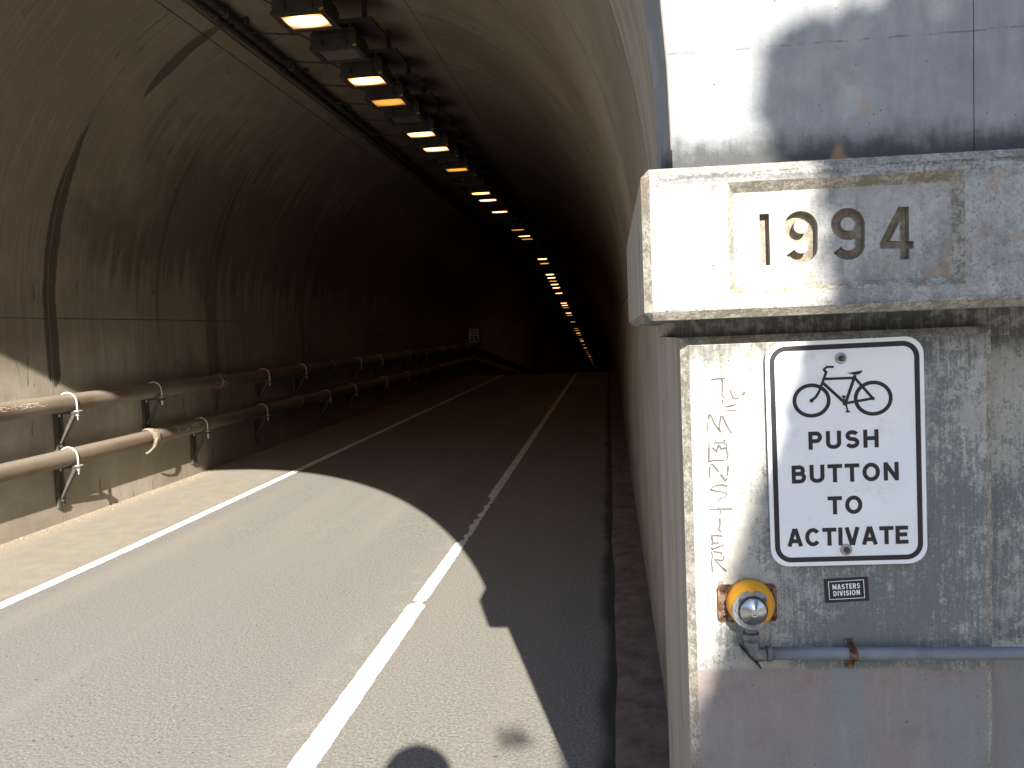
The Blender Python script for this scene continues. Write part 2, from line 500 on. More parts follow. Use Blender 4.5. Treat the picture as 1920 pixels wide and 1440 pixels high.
M_PIPE = pipe_mat()
M_STEEL = simple('dark_bracket_steel', (0.085, 0.075, 0.065), 0.7, 0.2, 0.35, 25)
M_WHITE = simple('white_painted_bolt', (0.54, 0.52, 0.485), 0.55, 0, 0.12, 40)
M_HOUS = simple('sooty_lamp_housing', (0.046, 0.041, 0.036), 0.65, 0.15, 0.35, 14)
M_PLATE = simple('dark_mounting_steel', (0.045, 0.04, 0.036), 0.7, 0.2, 0.3, 14)
M_COND = simple('sooty_conduit', (0.05, 0.047, 0.043), 0.55, 0.3, 0.4, 9)
M_WIRE = simple('dull_wire', (0.30, 0.29, 0.27), 0.35, 0.8, 0.2, 9)
M_YEL_TAG = simple('yellow_tag', (0.42, 0.28, 0.03), 0.6, 0, 0.2, 50)
M_BLACK = simple('black_sign_ink', (0.016, 0.015, 0.019), 0.45, 0, 0.2, 60)
M_MARKER = simple('faded_marker', (0.10, 0.095, 0.09), 0.9, 0, 0.4, 300)
M_CHALK = simple('pale_scratched_paint', (0.62, 0.52, 0.42), 0.9, 0, 0.3, 200)
M_LETTER = simple('white_print', (0.80, 0.80, 0.80), 0.5, 0, 0.08, 200)
M_STICK = simple('black_sticker_film', (0.012, 0.012, 0.018), 0.4, 0, 0.2, 80)
M_CHROME = NT('polished_button_steel', 0.27, 1.0, 0.5).color((0.46, 0.455, 0.45)).m
M_WASH = simple('zinc_bolt', (0.38, 0.37, 0.36), 0.38, 0.9, 0.3, 120)
M_BOLTDK = simple('dark_bolt', (0.12, 0.115, 0.11), 0.45, 0.8, 0.3, 120)
M_GREYPL = simple('worn_grey_faceplate', (0.24, 0.25, 0.275), 0.6, 0.2, 0.3, 130, bump=0.0008)
M_PVC = simple('blue_grey_conduit', (0.175, 0.195, 0.215), 0.42, 0, 0.18, 22, bump=0.0006)
M_LB = simple('grey_conduit_body', (0.17, 0.165, 0.165), 0.5, 0.3, 0.35, 60, bump=0.0012)
M_BLACKMETAL = simple('dark_cover_edge', (0.035, 0.035, 0.035), 0.5, 0.4, 0.3, 80)
M_JOINT_PALE = simple('dusty_joint', (0.17, 0.142, 0.11), 0.95, 0, 0.4, 6)
M_JOINT = simple('dirt_filled_joint', (0.06, 0.05, 0.042), 0.95, 0, 0.4, 6)
M_DIGIT = simple('dirty_cut_lettering', (0.27, 0.235, 0.185), 0.95, 0, 0.35, 90, bump=0.002)
M_HOLE = simple('hole_dark', (0.012, 0.011, 0.010), 0.9, 0, 0.1, 50)


def sign_mat():
    n = NT('white_sign_sheet', 0.42, 0, 0.4)
    p = n.pos()
    a = n.noise(p, 5, 6, 0.6)
    b = n.noise(p, 90, 5, 0.7)
    x, y, z = n.sep(p)
    c = n.mix(n.mr(a, 0.35, 0.7), (0.84, 0.86, 0.885), (0.77, 0.795, 0.825))
    sm = n.math('MULTIPLY', n.mr(n.noise(p, 16, 4, 0.6), 0.55, 0.68), n.mr(b, 0.4, 0.6))
    c = n.mix(n.math('MULTIPLY', sm, 0.25), c, (0.45, 0.46, 0.46))
    n.color(c)
    n.bump(a, 0.002, 0.3)
    return n.m


M_SIGN = sign_mat()


def yellow_mat():
    n = NT('chipped_yellow_paint', 0.45, 0, 0.45)
    p = n.pos()
    a = n.noise(p, 60, 5, 0.6)
    c = n.mix(n.mr(a, 0.3, 0.7), (0.62, 0.265, 0.008), (0.70, 0.33, 0.014))
    c = n.mix(n.mr(n.noise(p, 34, 5, 0.65), 0.66, 0.70), c, (0.36, 0.31, 0.27))
    c = n.mix(n.math('MULTIPLY', n.mr(n.noise(p, 300, 3, 0.6), 0.64, 0.7), 0.7), c, (0.12, 0.08, 0.04))
    n.color(c)
    return n.m


M_YELLOW = yellow_mat()


def rust_mat():
    n = NT('rusted_plate', 0.85, 0.1, 0.3)
    p = n.pos()
    a = n.noise(p, 70, 6, 0.68)
    c = n.ramp(a, [(0.36, (0.035, 0.02, 0.015)), (0.47, (0.12, 0.045, 0.022)), (0.55, (0.19, 0.115, 0.08)), (0.66, (0.25, 0.225, 0.195))])
    n.color(c)
    n.bump(a, 0.003, 0.9)
    return n.m


M_RUST = rust_mat()


def lens_mat(name, strength, col, rim):
    n = NT(name, 0.3, 0, 0.5)
    n.color((0.35, 0.28, 0.2))
    o = n.obj()
    x, y, z = n.sep(o)
    d = n.math('ADD', n.math('MULTIPLY', n.math('MULTIPLY', x, x), 22.0), n.math('MULTIPLY', n.math('MULTIPLY', y, y), 42.0))
    k = n.mr(d, 0.25, 1.15, 1.0, rim)
    n.put(n.b.inputs['Emission Color'], col)
    n.put(n.b.inputs['Emission Strength'], n.math('MULTIPLY', k, strength))
    return n.m


M_LIT = lens_mat('lit_sodium_lens', 2.6, (1.0, 0.42, 0.14), 0.10)
M_DIM = lens_mat('dim_sodium_lens', 0.42, (1.0, 0.40, 0.055), 0.25)
M_FAINT = lens_mat('faint_sodium_lens', 0.45, (1.0, 0.55, 0.25), 0.4)
M_RED = lens_mat('red_lens', 1.2, (1.0, 0.10, 0.12), 0.4)
M_DEAD = simple('unlit_glass', (0.16, 0.145, 0.125), 0.12, 0, 0.2, 10, spec=0.6)
M_GRAVEL = simple('pale_grit', (0.40, 0.355, 0.28), 0.9, 0, 0.35, 40)
M_WRAP = simple('dusty_lagging', (0.30, 0.245, 0.19), 0.9, 0, 0.25, 40, bump=0.003)
M_SOIL = simple('dry_grass_slope', (0.13, 0.115, 0.06), 0.95, 0, 0.45, 1.5)
M_GROUND = simple('dirt_ground', (0.19, 0.165, 0.125), 0.95, 0, 0.35, 1.2)
M_PAVE = simple('concrete_pavement', (0.30, 0.285, 0.26), 0.92, 0, 0.2, 6)
M_BARK = simple('grey_brown_bark', (0.12, 0.09, 0.07), 0.95, 0, 0.4, 22, bump=0.01)
M_LEAF = simple('dark_green_leaf', (0.05, 0.075, 0.03), 0.7, 0, 0.4, 3)
M_SKIN = simple('skin', (0.48, 0.30, 0.22), 0.55, 0, 0.08, 20)
M_SHIRT = simple('blue_cotton', (0.10, 0.15, 0.24), 0.9, 0, 0.2, 12)
M_TROUS = simple('dark_trousers', (0.05, 0.05, 0.06), 0.9, 0, 0.2, 12)
M_HAIR = simple('dark_hair', (0.03, 0.022, 0.016), 0.7, 0, 0.3, 60)
M_PHONE = simple('black_phone_case', (0.02, 0.02, 0.022), 0.35, 0, 0.1, 20)


# ------------------------------------------------------------------ mesh builder
class MB:
    def __init__(s):
        s.v, s.f, s.mi, s.smooth = [], [], [], []

    def add(s, verts, faces, smooth=False):
        o = len(s.v)
        s.v += [Vector(a) for a in verts]
        s.f += [tuple(i + o for i in f) for f in faces]
        s.smooth += [smooth] * len(faces)
        return o

    def box(s, lo, hi, fn=None):
        x0, y0, z0 = lo
        x1, y1, z1 = hi
        vs_ = [(x0, y0, z0), (x1, y0, z0), (x1, y1, z0), (x0, y1, z0), (x0, y0, z1), (x1, y0, z1), (x1, y1, z1), (x0, y1, z1)]
        if fn:
            vs_ = [fn(*a) for a in vs_]
        s.add(vs_, [(0, 3, 2, 1), (4, 5, 6, 7), (0, 1, 5, 4), (1, 2, 6, 5), (2, 3, 7, 6), (3, 0, 4, 7)])
        return s

    def tube(s, pts, r, n=12, cap=True, smooth=True):
        pts = [Vector(p) for p in pts]
        rs = r if isinstance(r, (list, tuple)) else [r] * len(pts)
        rings = []
        prev = None
        for i, p in enumerate(pts):
            t = (pts[min(i + 1, len(pts) - 1)] - pts[max(i - 1, 0)]).normalized()
            if prev is None:
                a = Vector((0, 0, 1)) if abs(t.z) < 0.9 else Vector((1, 0, 0))
                nrm = (a - t * a.dot(t)).normalized()
            else:
                nrm = (prev - t * prev.dot(t)).normalized()
            prev = nrm
            bn = t.cross(nrm)
            rings.append([p + (nrm * cos(2 * pi * k / n) + bn * sin(2 * pi * k / n)) * rs[i] for k in range(n)])
        o = s.add([q for rg in rings for q in rg], [], smooth)
        for i in range(len(pts) - 1):
            for k in range(n):
                a, b = o + i * n + k, o + i * n + (k + 1) % n
                s.f.append((a, b, b + n, a + n))
                s.smooth.append(smooth)
        if cap:
            s.f.append(tuple(o + k for k in reversed(range(n))))
            s.f.append(tuple(o + (len(pts) - 1) * n + k for k in range(n)))
            s.smooth += [False, False]
        return s

    def lathe(s, prof, n=32, fn=None, smooth=True, off=lambda i: (0, 0)):
        """prof: (radius, height) pairs; fn maps local x,y,h to a point"""
        o = len(s.v)
        for i, (r, h) in enumerate(prof):
            ox, oy = off(i)
            for k in range(n):
                a = 2 * pi * k / n
                q = (r * cos(a) + ox, r * sin(a) + oy, h)
                s.v.append(Vector(fn(*q) if fn else q))
        for i in range(len(prof) - 1):
            for k in range(n):
                a, b = o + i * n + k, o + i * n + (k + 1) % n
                s.f.append((a, b, b + n, a + n))
                s.smooth.append(smooth)
        s.f.append(tuple(o + (len(prof) - 1) * n + k for k in range(n)))
        s.smooth.append(False)
        s.f.append(tuple(o + k for k in reversed(range(n))))
        s.smooth.append(False)
        return s

    def ribbon(s, pts, hw, fn, closed=False, lift=0.0):
        """flat stroke of half width hw along 2-D pts; fn maps (x, y, lift) to space"""
        P = [Vector((a[0], a[1])) for a in pts]
        n = len(P)
        L = []
        for i in range(n):
            a = P[(i - 1) % n] if (closed or i > 0) else None
            b = P[(i + 1) % n] if (closed or i < n - 1) else None
            d1 = (P[i] - a).normalized() if a is not None and (P[i] - a).length > 1e-9 else None
            d2 = (b - P[i]).normalized() if b is not None and (b - P[i]).length > 1e-9 else None
            d1 = d1 or d2
            d2 = d2 or d1
            n1 = Vector((-d1.y, d1.x))
            n2 = Vector((-d2.y, d2.x))
            m = n1 + n2
            if m.length < 1e-4:
                m = n1
            m.normalize()
            k = hw / max(0.35, m.dot(n1))
            L.append((P[i] + m * k, P[i] - m * k))
        o = len(s.v)
        for a, b in L:
            s.v.append(Vector(fn(a.x, a.y, lift)))
            s.v.append(Vector(fn(b.x, b.y, lift)))
        for i in range(n if closed else n - 1):
            j = (i + 1) % n
            s.f.append((o + 2 * i, o + 2 * i + 1, o + 2 * j + 1, o + 2 * j))
            s.smooth.append(False)
        return s

    def poly(s, pts):
        s.add(pts, [tuple(range(len(pts)))])
        return s

    def mesh(s, name, offset=None):
        me = bpy.data.meshes.new(name)
        off = Vector(offset) if offset is not None else Vector((0, 0, 0))
        me.from_pydata([tuple(v - off) for v in s.v], [], s.f)
        me.polygons.foreach_set('use_smooth', s.smooth)
        if s.mi and len(s.mi) == len(s.f):
            me.polygons.foreach_set('material_index', s.mi)
        me.update()
        return me


def link(name, me, material, parent=None, **props):
    o = bpy.data.objects.new(name, me)
    COL.objects.link(o)
    if me is not None and material is not None and not me.materials:
        me.materials.append(material)
    if parent is not None:
        o.parent = parent
    for k, v in props.items():
        o[k] = v
    return o


def part(name, mb, material, parent, **props):
    """a child mesh whose vertices were given in world space"""
    base = Vector((0, 0, 0))
    q = parent
    while q is not None:
        base += Vector(q.location)
        q = q.parent
    me = mb if isinstance(mb, bpy.types.Mesh) else mb.mesh(name, base)
    return link(name, me, material, parent, **props)


def thing(name, loc, label, category, group=None):
    o = bpy.data.objects.new(name, None)
    COL.objects.link(o)
    o.empty_display_size = 0.1
    o.location = loc
    o['label'] = label
    o['category'] = category
    if group:
        o['group'] = group
    return o


def tag(o, label, category, group=None):
    o['label'] = label
    o['category'] = category
    if group:
        o['group'] = group
    return o


def copy_tree(o, parent=None):
    c = o.copy()
    COL.objects.link(c)
    if parent is not None:
        c.parent = parent
    for ch in list(o.children):
        copy_tree(ch, c)
    return c


def bevel_mesh(me, pick, width, seg=1):
    bm = bmesh.new()
    bm.from_mesh(me)
    bmesh.ops.recalc_face_normals(bm, faces=bm.faces)
    ed = [e for e in bm.edges if pick(e)]
    bmesh.ops.bevel(bm, geom=ed, offset=width, segments=seg, profile=0.5, affect='EDGES', clamp_overlap=True)
    bm.to_mesh(me)
    bm.free()
    me.update()
    return me


# ------------------------------------------------------------------ shape of the tunnel
XC, HW, ZS, RISE = -2.53, 2.72, 1.95, 2.98
CREST = 29.2


def zp(y):
    """height of the tunnel floor: level, a slight climb, then a crest and a steady fall"""
    if y < 6:
        return 0.0
    a = 0.010 * (y - 6)
    b = 0.232 - 0.085 * (y - CREST)
    k = 0.03
    # smooth minimum
    h = max(0.0, min(1.0, 0.5 + 0.5 * (b - a) / k)) if abs(a - b) < k else (1.0 if a < b else 0.0)
    return b * (1 - h) + a * h - k * h * (1 - h)


def lamp_z(y):
    return min(4.39 + 0.018 * (y - 6.7), 4.79 - 0.085 * (y - CREST))


ARCH = []
for k in range(0, 61):
    a = pi * k / 60
    ARCH.append((XC + HW * cos(a), ZS + RISE * sin(a)))         # right springing to left springing
RW = XC + HW
LW = XC - HW


def arclen(pts):
    out = [0.0]
    for a, b in zip(pts, pts[1:]):
        out.append(out[-1] + sqrt((a[0] - b[0]) ** 2 + (a[1] - b[1]) ** 2))
    return out


# full section from right floor over the crown to left floor
SECTION = [(RW, -0.10), (RW, 0.6), (RW, 1.3)] + ARCH + [(LW, 1.3), (LW, 0.6), (LW, -0.10)]
SLEN = arclen(SECTION)


def split_section(cuts):
    """indices of the section at given arc parameters -> list of point runs"""
    runs = []
    idx = [0] + cuts + [len(SECTION) - 1]
    for a, b in zip(idx, idx[1:]):
        runs.append((a, b))
    return runs


def nearest(x, z):
    return min(range(len(SECTION)), key=lambda i: (SECTION[i][0] - x) ** 2 + (SECTION[i][1] - z) ** 2)


I_SR, I_SL = 3, 3 + 60
I_CR = nearest(-1.80, 4.83)
I_CL = nearest(-3.72, 4.62)
RUNS = [('wall_panel', 0, I_SR), ('arch_panel', I_SR, I_CR), ('crown_panel', I_CR, I_CL), ('arch_panel', I_CL, I_SL), ('wall_panel', I_SL, len(SECTION) - 1)]


def out_normal(i):
    x, z = SECTION[i]
    if z <= ZS:
        return Vector((1 if x > XC else -1, 0, 0))
    v = Vector(((x - XC) / HW ** 2, 0, (z - ZS) / RISE ** 2))
    return v.normalized()


def add_panel(mb, uvs, i0, i1, y0, y1, groove=0.005, depth=0.011, rough_seed=0):
    """one cast panel with its rim pressed back so that the joints read as grooves"""
    ys = [y0, y0 + groove, (y0 + y1) / 2, y1 - groove, y1]
    pts = []
    for k in range(i0, i1 + 1):
        pts.append((Vector((SECTION[k][0], 0, SECTION[k][1])), SLEN[k], out_normal(k)))
    # rim rows along the arc
    def lerp(a, b, t):
        return (a[0] * (1 - t) + b[0] * t, a[1] * (1 - t) + b[1] * t, (a[2] * (1 - t) + b[2] * t).normalized())
    g0 = groove / max(0.02, (pts[1][0] - pts[0][0]).length)
    g1 = groove / max(0.02, (pts[-1][0] - pts[-2][0]).length)
    rows = [pts[0], lerp(pts[0], pts[1], g0)] + pts[1:-1] + [lerp(pts[-2], pts[-1], 1 - g1), pts[-1]]
    o = len(mb.v)
    nr, ny = len(rows), len(ys)
    for ri, (p, sl, nn) in enumerate(rows):
        for yi, y in enumerate(ys):
            rim = ri in (0, nr - 1) or yi in (0, ny - 1)
            q = p + nn * (depth if rim else 0.0)
            mb.v.append(Vector((q.x, y, q.z + zp(y))))
            uvs.append((y, sl))
    for ri in range(nr - 1):
        for yi in range(ny - 1):
            a = o + ri * ny + yi
            mb.f.append((a, a + ny, a + ny + 1, a + 1))
            mb.smooth.append(True)
            mb.mi.append(1 if ri in (0, nr - 2) or yi in (0, ny - 2) else 0)


def set_uv(me, uvs):
    lay = me.uv_layers.new(name='UVMap')
    for lp in me.loops:
        lay.data[lp.index].uv = uvs[lp.vertex_index]
    me.set_sharp_from_angle(angle=radians(25))


lining = thing('tunnel', (XC, 3.25, 0), 'long concrete road tunnel lining curving over the dark road', 'tunnel')
JOINT0, STEP = 3.25, 1.525
YEND = JOINT0 + 40 * STEP


def cuts_for(k):
    if k < 3:
        return [JOINT0 + r * STEP for r in range(41)]
    st_ = STEP if k == 3 else 2 * STEP
    ys_ = [JOINT0]
    y_ = 3.85
    while y_ < YEND - .5:
        ys_.append(y_)
        y_ += st_
    return ys_ + [YEND]


for k, (nm, i0, i1) in enumerate(RUNS):
    ys_ = cuts_for(k)
    for ya, yb in zip(ys_, ys_[1:]):
        mb, uvs = MB(), []
        add_panel(mb, uvs, i0, i1, ya, yb)
        me = mb.mesh(nm, lining.location)
        set_uv(me, uvs)
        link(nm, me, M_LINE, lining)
        me.materials.append(M_JOINT if k == 1 else M_JOINT_PALE)
mb = MB()
sy = [3.2 + .5 * i for i in range(124)] + [66 + 4 * i for i in range(35)]
for y in sy:
    for k in range(len(SECTION)):
        q = Vector((SECTION[k][0], 0, SECTION[k][1])) + out_normal(k) * .10
        mb.v.append(Vector((q.x, y, q.z + zp(y))))
n_ = len(SECTION)
for j in range(len(sy) - 1):
    for k in range(n_ - 1):
        a = j * n_ + k
        mb.f.append((a, a + 1, a + n_ + 1, a + n_))
        mb.smooth.append(True)
part('leak_seal_shell', mb, M_JOINT, lining)  # added backing that blocks light leaking through gaps between panels
mb, uvs = MB(), []
for r in range(40, 130):
    ya = JOINT0 + r * STEP
    for nm, i0, i1 in RUNS:
        add_panel(mb, uvs, i0, i1, ya, ya + STEP)
yb = JOINT0 + 130 * STEP
mb.poly([(RW + .1, yb, zp(yb) - .5), (LW - .1, yb, zp(yb) - .5), (LW - .1, yb, zp(yb) + 5.2), (RW + .1, yb, zp(yb) + 5.2)])
uvs += [(0, 0)] * 4
mb.mi += [0]
me = mb.mesh('far_lining', lining.location)
set_uv(me, uvs)
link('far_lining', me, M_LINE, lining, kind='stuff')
me.materials.append(M_JOINT)

# ------------------------------------------------------------------ ground, road, gutter
def sheet(name, x0, x1, ys, dz, material, nx=1, edge=None, **props):
    mb = MB()
    for y in ys:
        for i in range(nx + 1):
            x = x0 + (x1 - x0) * i / nx
            mb.v.append(Vector((x, y, zp(y) + dz)))
    for j in range(len(ys) - 1):
        for i in range(nx):
            a = j * (nx + 1) + i
            mb.f.append((a, a + 1, a + nx + 2, a + nx + 1))
            mb.smooth.append(True)
    return link(name, mb.mesh(name), material, None, **props)


YS = [-23, -15, -8, -4, -2, 0, 2, 4, 5, 6] + [6 + 0.5 * i for i in range(1, 80)] + [46 + 3 * i for i in range(0, 53)]
road = sheet('road', -5.30, 0.0, YS, 0.0, M_ASPH, 6, kind='structure', label='worn asphalt road running into the tunnel')
mb = MB()
gy = [-14 + 0.5 * i for i in range(22)] + [-3 + 0.12 * i for i in range(120)] + [11.4 + 1.0 * i for i in range(190)]
for y in gy:
    w = mnoise.noise(Vector((y * 0.9, 3.1, 0))) * 0.024 + mnoise.noise(Vector((y * 4.0, 9.1, 0))) * 0.007
    xs = (-0.022 + w, 0.03 + w, 0.09, 0.15, 0.235)
    hs = (0.006, 0.017, 0.020, 0.022, 0.026)
    for x, h in zip(xs, hs):
        mb.v.append(Vector((x, y, zp(y) + h + mnoise.noise(Vector((x * 12, y * 6, 1))) * 0.004)))
for j in range(len(gy) - 1):
    for i in range(4):
        a = j * 5 + i
        mb.f.append((a, a + 1, a + 6, a + 5))
        mb.smooth.append(True)
link('gutter', mb.mesh('gutter'), M_GUT, None, kind='structure', label='rough dark concrete gutter strip along the right wall')
sheet('pavement', 0.24, 9.0, [-14, -3, 0, 1.9], 0.016, M_PAVE, 1, kind='structure', label='concrete pavement in front of the portal')

# open ground and the hill the tunnel runs into
mb = MB()
gx = [-160, -110, -70, -45, -30, -22, -18, -15, -12, -8, -5.3, -2.5, 0.3, 3, 6, 9, 12, 15, 19, 28, 45, 70, 110, 160]
gyy = [-220, -160, -124, -100, -80, -60, -45, -34, -24, -15, -8, -4, -1, 1.4, 2.55, 2.75, 4, 7, 12, 20, 35, 60, 100, 150, 220]


def hill(x, y):
    w = max(0.0, min(1.0, (abs(x + 1.5) - 11.5) / 3.5))
    w = w * w * (3 - 2 * w)
    stepv = 0.0 if y <= 2.6 else min(45, 6.5 + 0.45 * (y - 2.7))
    rampv = max(0.0, min(45, (y + 9) * 0.55))
    h = stepv * (1 - w) + rampv * w
    h = max(h, max(0.0, min(46.0, (-24 - y) * 0.46)))  # added rise behind the camera, put in to block low sky light
    if h > 0.01:
        h += mnoise.noise(Vector((x * 0.13, y * 0.13, 0))) * min(1.2, h * 0.2)
    return h - 0.03


for y in gyy:
    for x in gx:
        mb.v.append(Vector((x, y, hill(x, y))))
n_ = len(gx)
for j in range(len(gyy) - 1):
    if gyy[j] >= 2.55:
        continue
    for i in range(n_ - 1):
        a = j * n_ + i
        mb.f.append((a, a + 1, a + n_ + 1, a + n_))
        mb.smooth.append(True)
link('ground', mb.mesh('ground'), M_GROUND, None, kind='structure', label='dry ground outside the tunnel, with an added hill behind that blocks low sky')
mb2 = MB()
mb2.v = list(mb.v)
for j in range(len(gyy) - 1):
    if gyy[j] < 2.7:
        continue
    for i in range(n_ - 1):
        a = j * n_ + i
        mb2.f.append((a, a + 1, a + n_ + 1, a + n_))
        mb2.smooth.append(True)
link('hillside', mb2.mesh('hillside'), M_SOIL, None, kind='structure', label='dry grass hillside above the tunnel portal')


# painted lines
def line(name, label, xc, w0, w1, y0, y1, chip):
    mb = MB()
    y = y0
    rows = []
    rnd = random.Random(len(label))
    while y < y1:
        stp = 0.022 if y < 9 else (0.06 if y < 16 else 0.5)
        w = w0 if y < 4.62 else w1
        L, R = xc - w / 2, xc + w / 2
        if y < 16:
            L += mnoise.noise(Vector((y * 16, 1.3, xc))) * 0.005 + rnd.uniform(-.0015, .0015)
            R += mnoise.noise(Vector((y * 13, 7.7, xc))) * 0.005 + rnd.uniform(-.0015, .0015)
        gap = False
        if chip:
            if 4.60 < y < 4.66:
                R -= 0.02
                L += 0.045 * (y - 4.60) / 0.06
            if 6.05 < y < 7.7:
                c = (mnoise.noise(Vector((y * 7.5, 4.2, 0))) + 0.35) * 0.055 + abs(mnoise.noise(Vector((y * 25, 4.2, 0)))) * 0.02
                L += max(0.0, c) + 0.012
                R -= max(0.0, mnoise.noise(Vector((y * 9, 8.2, 0)))) * 0.03
                gap = R - L < 0.006
        rows.append((L, R, y, gap))
        y += stp
    for L, R, y, g in rows:
        mb.v.append(Vector((L, y, zp(y) + 0.004)))
        mb.v.append(Vector((R, y, zp(y) + 0.004)))
    for i in range(len(rows) - 1):
        if rows[i][3] or rows[i + 1][3]:
            continue
        mb.f.append((2 * i, 2 * i + 1, 2 * i + 3, 2 * i + 2))
        mb.smooth.append(False)
    o = link(name, mb.mesh(name), M_LINEPAINT)
    tag(o, label, 'road line')
    return o


line('road_line', 'chipped white line between the traffic lane and the right-hand bike lane', -1.213, 0.112, 0.088, -12, 120, True)
line('road_line', 'straight white edge line beside the dusty left shoulder', -3.96, 0.105, 0.105, -12, 120, False)


# ------------------------------------------------------------------ stroke lettering
def arc(cx, cy, rx, ry, a0, a1, n=14):
    return [(cx + rx * cos(radians(a0 + (a1 - a0) * i / n)), cy + ry * sin(radians(a0 + (a1 - a0) * i / n))) for i in range(n + 1)]


def glyph(ch, h):
    """centre-line strokes in a cell one unit high; h = half stroke"""
    t, b = 1 - h, h
    if ch == 'P':
        return 0.60, [[(h, 0), (h, 1)], [(h, t), (.34, t)] + arc(.34, (t + .47) / 2, .26 - h, (t - .47) / 2, 90, -90) + [(h, .47)]]
    if ch == 'R':
        return 0.64, [[(h, 0), (h, 1)], [(h, t), (.34, t)] + arc(.34, (t + .47) / 2, .28 - h, (t - .47) / 2, 90, -90) + [(h, .47)], [(.34, .47), (.64 - h * 1.1, 0)]]
    if ch == 'B':
        return 0.64, [[(h, 0), (h, 1)], [(h, t), (.34, t)] + arc(.34, (t + .53) / 2, .26 - h, (t - .53) / 2, 90, -90) + [(h, .53)],
                      [(.34, .53)] + arc(.35, (b + .53) / 2, .29 - h, (.53 - b) / 2, 90, -90) + [(h, b)]]
    if ch == 'D':
        return 0.66, [[(h, 0), (h, 1)], [(h, t), (.28, t)] + arc(.28, .5, .38 - h, t - .5, 90, -90) + [(h, b)]]
    if ch == 'U':
        return 0.66, [[(h, 1), (h, .33)] + arc(.33, .33, .33 - h, .33 - h, 180, 360) + [(.66 - h, 1)]]
    if ch == 'S':
        return 0.62, [arc(.31, (t + .51) / 2, .295 - h, (t - .51) / 2, 22, 270, 18) + arc(.31, (b + .51) / 2, .31 - h, (.51 - b) / 2, 90, -160, 18)[1:]]
    if ch == 'H':
        return 0.66, [[(h, 0), (h, 1)], [(.66 - h, 0), (.66 - h, 1)], [(h, .52), (.66 - h, .52)]]
    if ch == 'T':
        return 0.60, [[(0, t), (.60, t)], [(.30, 0), (.30, 1)]]
    if ch == 'O':
        return 0.76, [('c', arc(.38, .5, .38 - h, .5 - h + .01, 0, 360, 36)[:-1])]
    if ch == 'N':
        return 0.66, [[(h, 0), (h, 1)], [(.66 - h, 0), (.66 - h, 1)], [(h * .9, 1 - h * .4), (.66 - h * .9, h * .4)]]
    if ch == 'A':
        return 0.70, [[(h * .9, 0), (.35 - h * .15, 1)], [(.70 - h * .9, 0), (.35 + h * .15, 1)], [(.17, .30), (.53, .30)]]
    if ch == 'C':
        return 0.70, [arc(.36, .5, .36 - h, .5 - h + .01, 38, 322, 26)]
    if ch == 'I':
        return 2 * h, [[(h, 0), (h, 1)]]
    if ch == 'V':
        return 0.66, [[(h * .9, 1), (.33 - h * .15, 0)], [(.66 - h * .9, 1), (.33 + h * .15, 0)]]
    if ch == 'E':
        return 0.56, [[(h, 0), (h, 1)], [(h, t), (.55, t)], [(h, .52), (.51, .52)], [(h, b), (.56, b)]]
    if ch == 'L':
        return 0.52, [[(h, 0), (h, 1)], [(h, b), (.52, b)]]
    if ch == 'K':
        return 0.64, [[(h, 0), (h, 1)], [(h, .36), (.60 - h, 1)], [(.26, .55), (.64 - h, 0)]]
    if ch == 'M':
        return 0.80, [[(h, 0), (h, 1)], [(.8 - h, 0), (.8 - h, 1)], [(h, 1 - h * .4), (.40, .18)], [(.40, .18), (.8 - h, 1 - h * .4)]]
    if ch == '2':
        return 0.60, [arc(.30, .70, .29 - h, .30 - h, 165, -35, 16) + [(h + .02, h)], [(0, b), (.60, b)]]
    if ch == '5':
        return 0.60, [[(.55, t), (.12, t), (.09, .52)] + arc(.29, .33, .31 - h, .33 - h, 118, -155, 18)]
    raise KeyError(ch)


def word_mesh(mb, text, x0, x1, y0, y1, stroke, fn, gap=0.16):
    """lettering filling the box x0..x1, y0..y1; fn(x, y, lift)"""
    hgt = y1 - y0
    h = stroke / 2 / hgt
    gl = [glyph(c, h) for c in text]
    tot = sum(g[0] for g in gl) + gap * (len(gl) - 1)
    sx = (x1 - x0) / tot
    x = 0.0
    k = 0
    for wdt, strokes in gl:
        for st in strokes:
            closed = isinstance(st, tuple)
            pts = st[1] if closed else st
            pts = [(x0 + (x + a) * sx, y0 + c * hgt) for a, c in pts]
            mb.ribbon(pts, stroke / 2, fn, closed, k * 0.00003)
            k += 1
        x += wdt + gap
    return mb


# road legends, long and worn
def road_fn(x, y, l):
    return (x, y, zp(y) + 0.005 + l * 0.3)


for txt, ya, yb in (('BIKE', 21.8, 24.4), ('LANE', 26.2, 28.6)):
    mb = MB()
    word_mesh(mb, txt, -1.06, -0.16, ya, yb, 0.085, road_fn, 0.22)
    o = link('road_legend', mb.mesh('road_legend'), M_FADED)
    tag(o, 'faded white road lettering reading ' + txt + ' in the right-hand lane', 'road marking')
mb = MB()
mb.add([(-4.62, 15.3, zp(15.3) + .005), (-4.50, 15.3, zp(15.3) + .005), (-4.42, 16.9, zp(16.9) + .005), (-4.58, 16.9, zp(16.9) + .005)], [(0, 1, 2, 3)])
o = link('road_dash', mb.mesh('road_dash'), M_FADED)
tag(o, 'short faded white dash on the dark left shoulder', 'road marking')

# ------------------------------------------------------------------ portal
D_WALL, D_PIER, D_CAP = 1.57, 1.62, 1.52
D_BACK, D_CAPB = 2.40, 2.73
portal = thing('tunnel_portal', (W(0.5, D_PIER, 0)), 'weathered concrete portal with a date stone on its right-hand pier', 'tunnel portal')


def face_s(x, d):
    return (x + d * sin(TH)) / cos(TH)


def front_pt(x, z, d=D_WALL):
    s = face_s(x, d)
    return W(s, d, z)


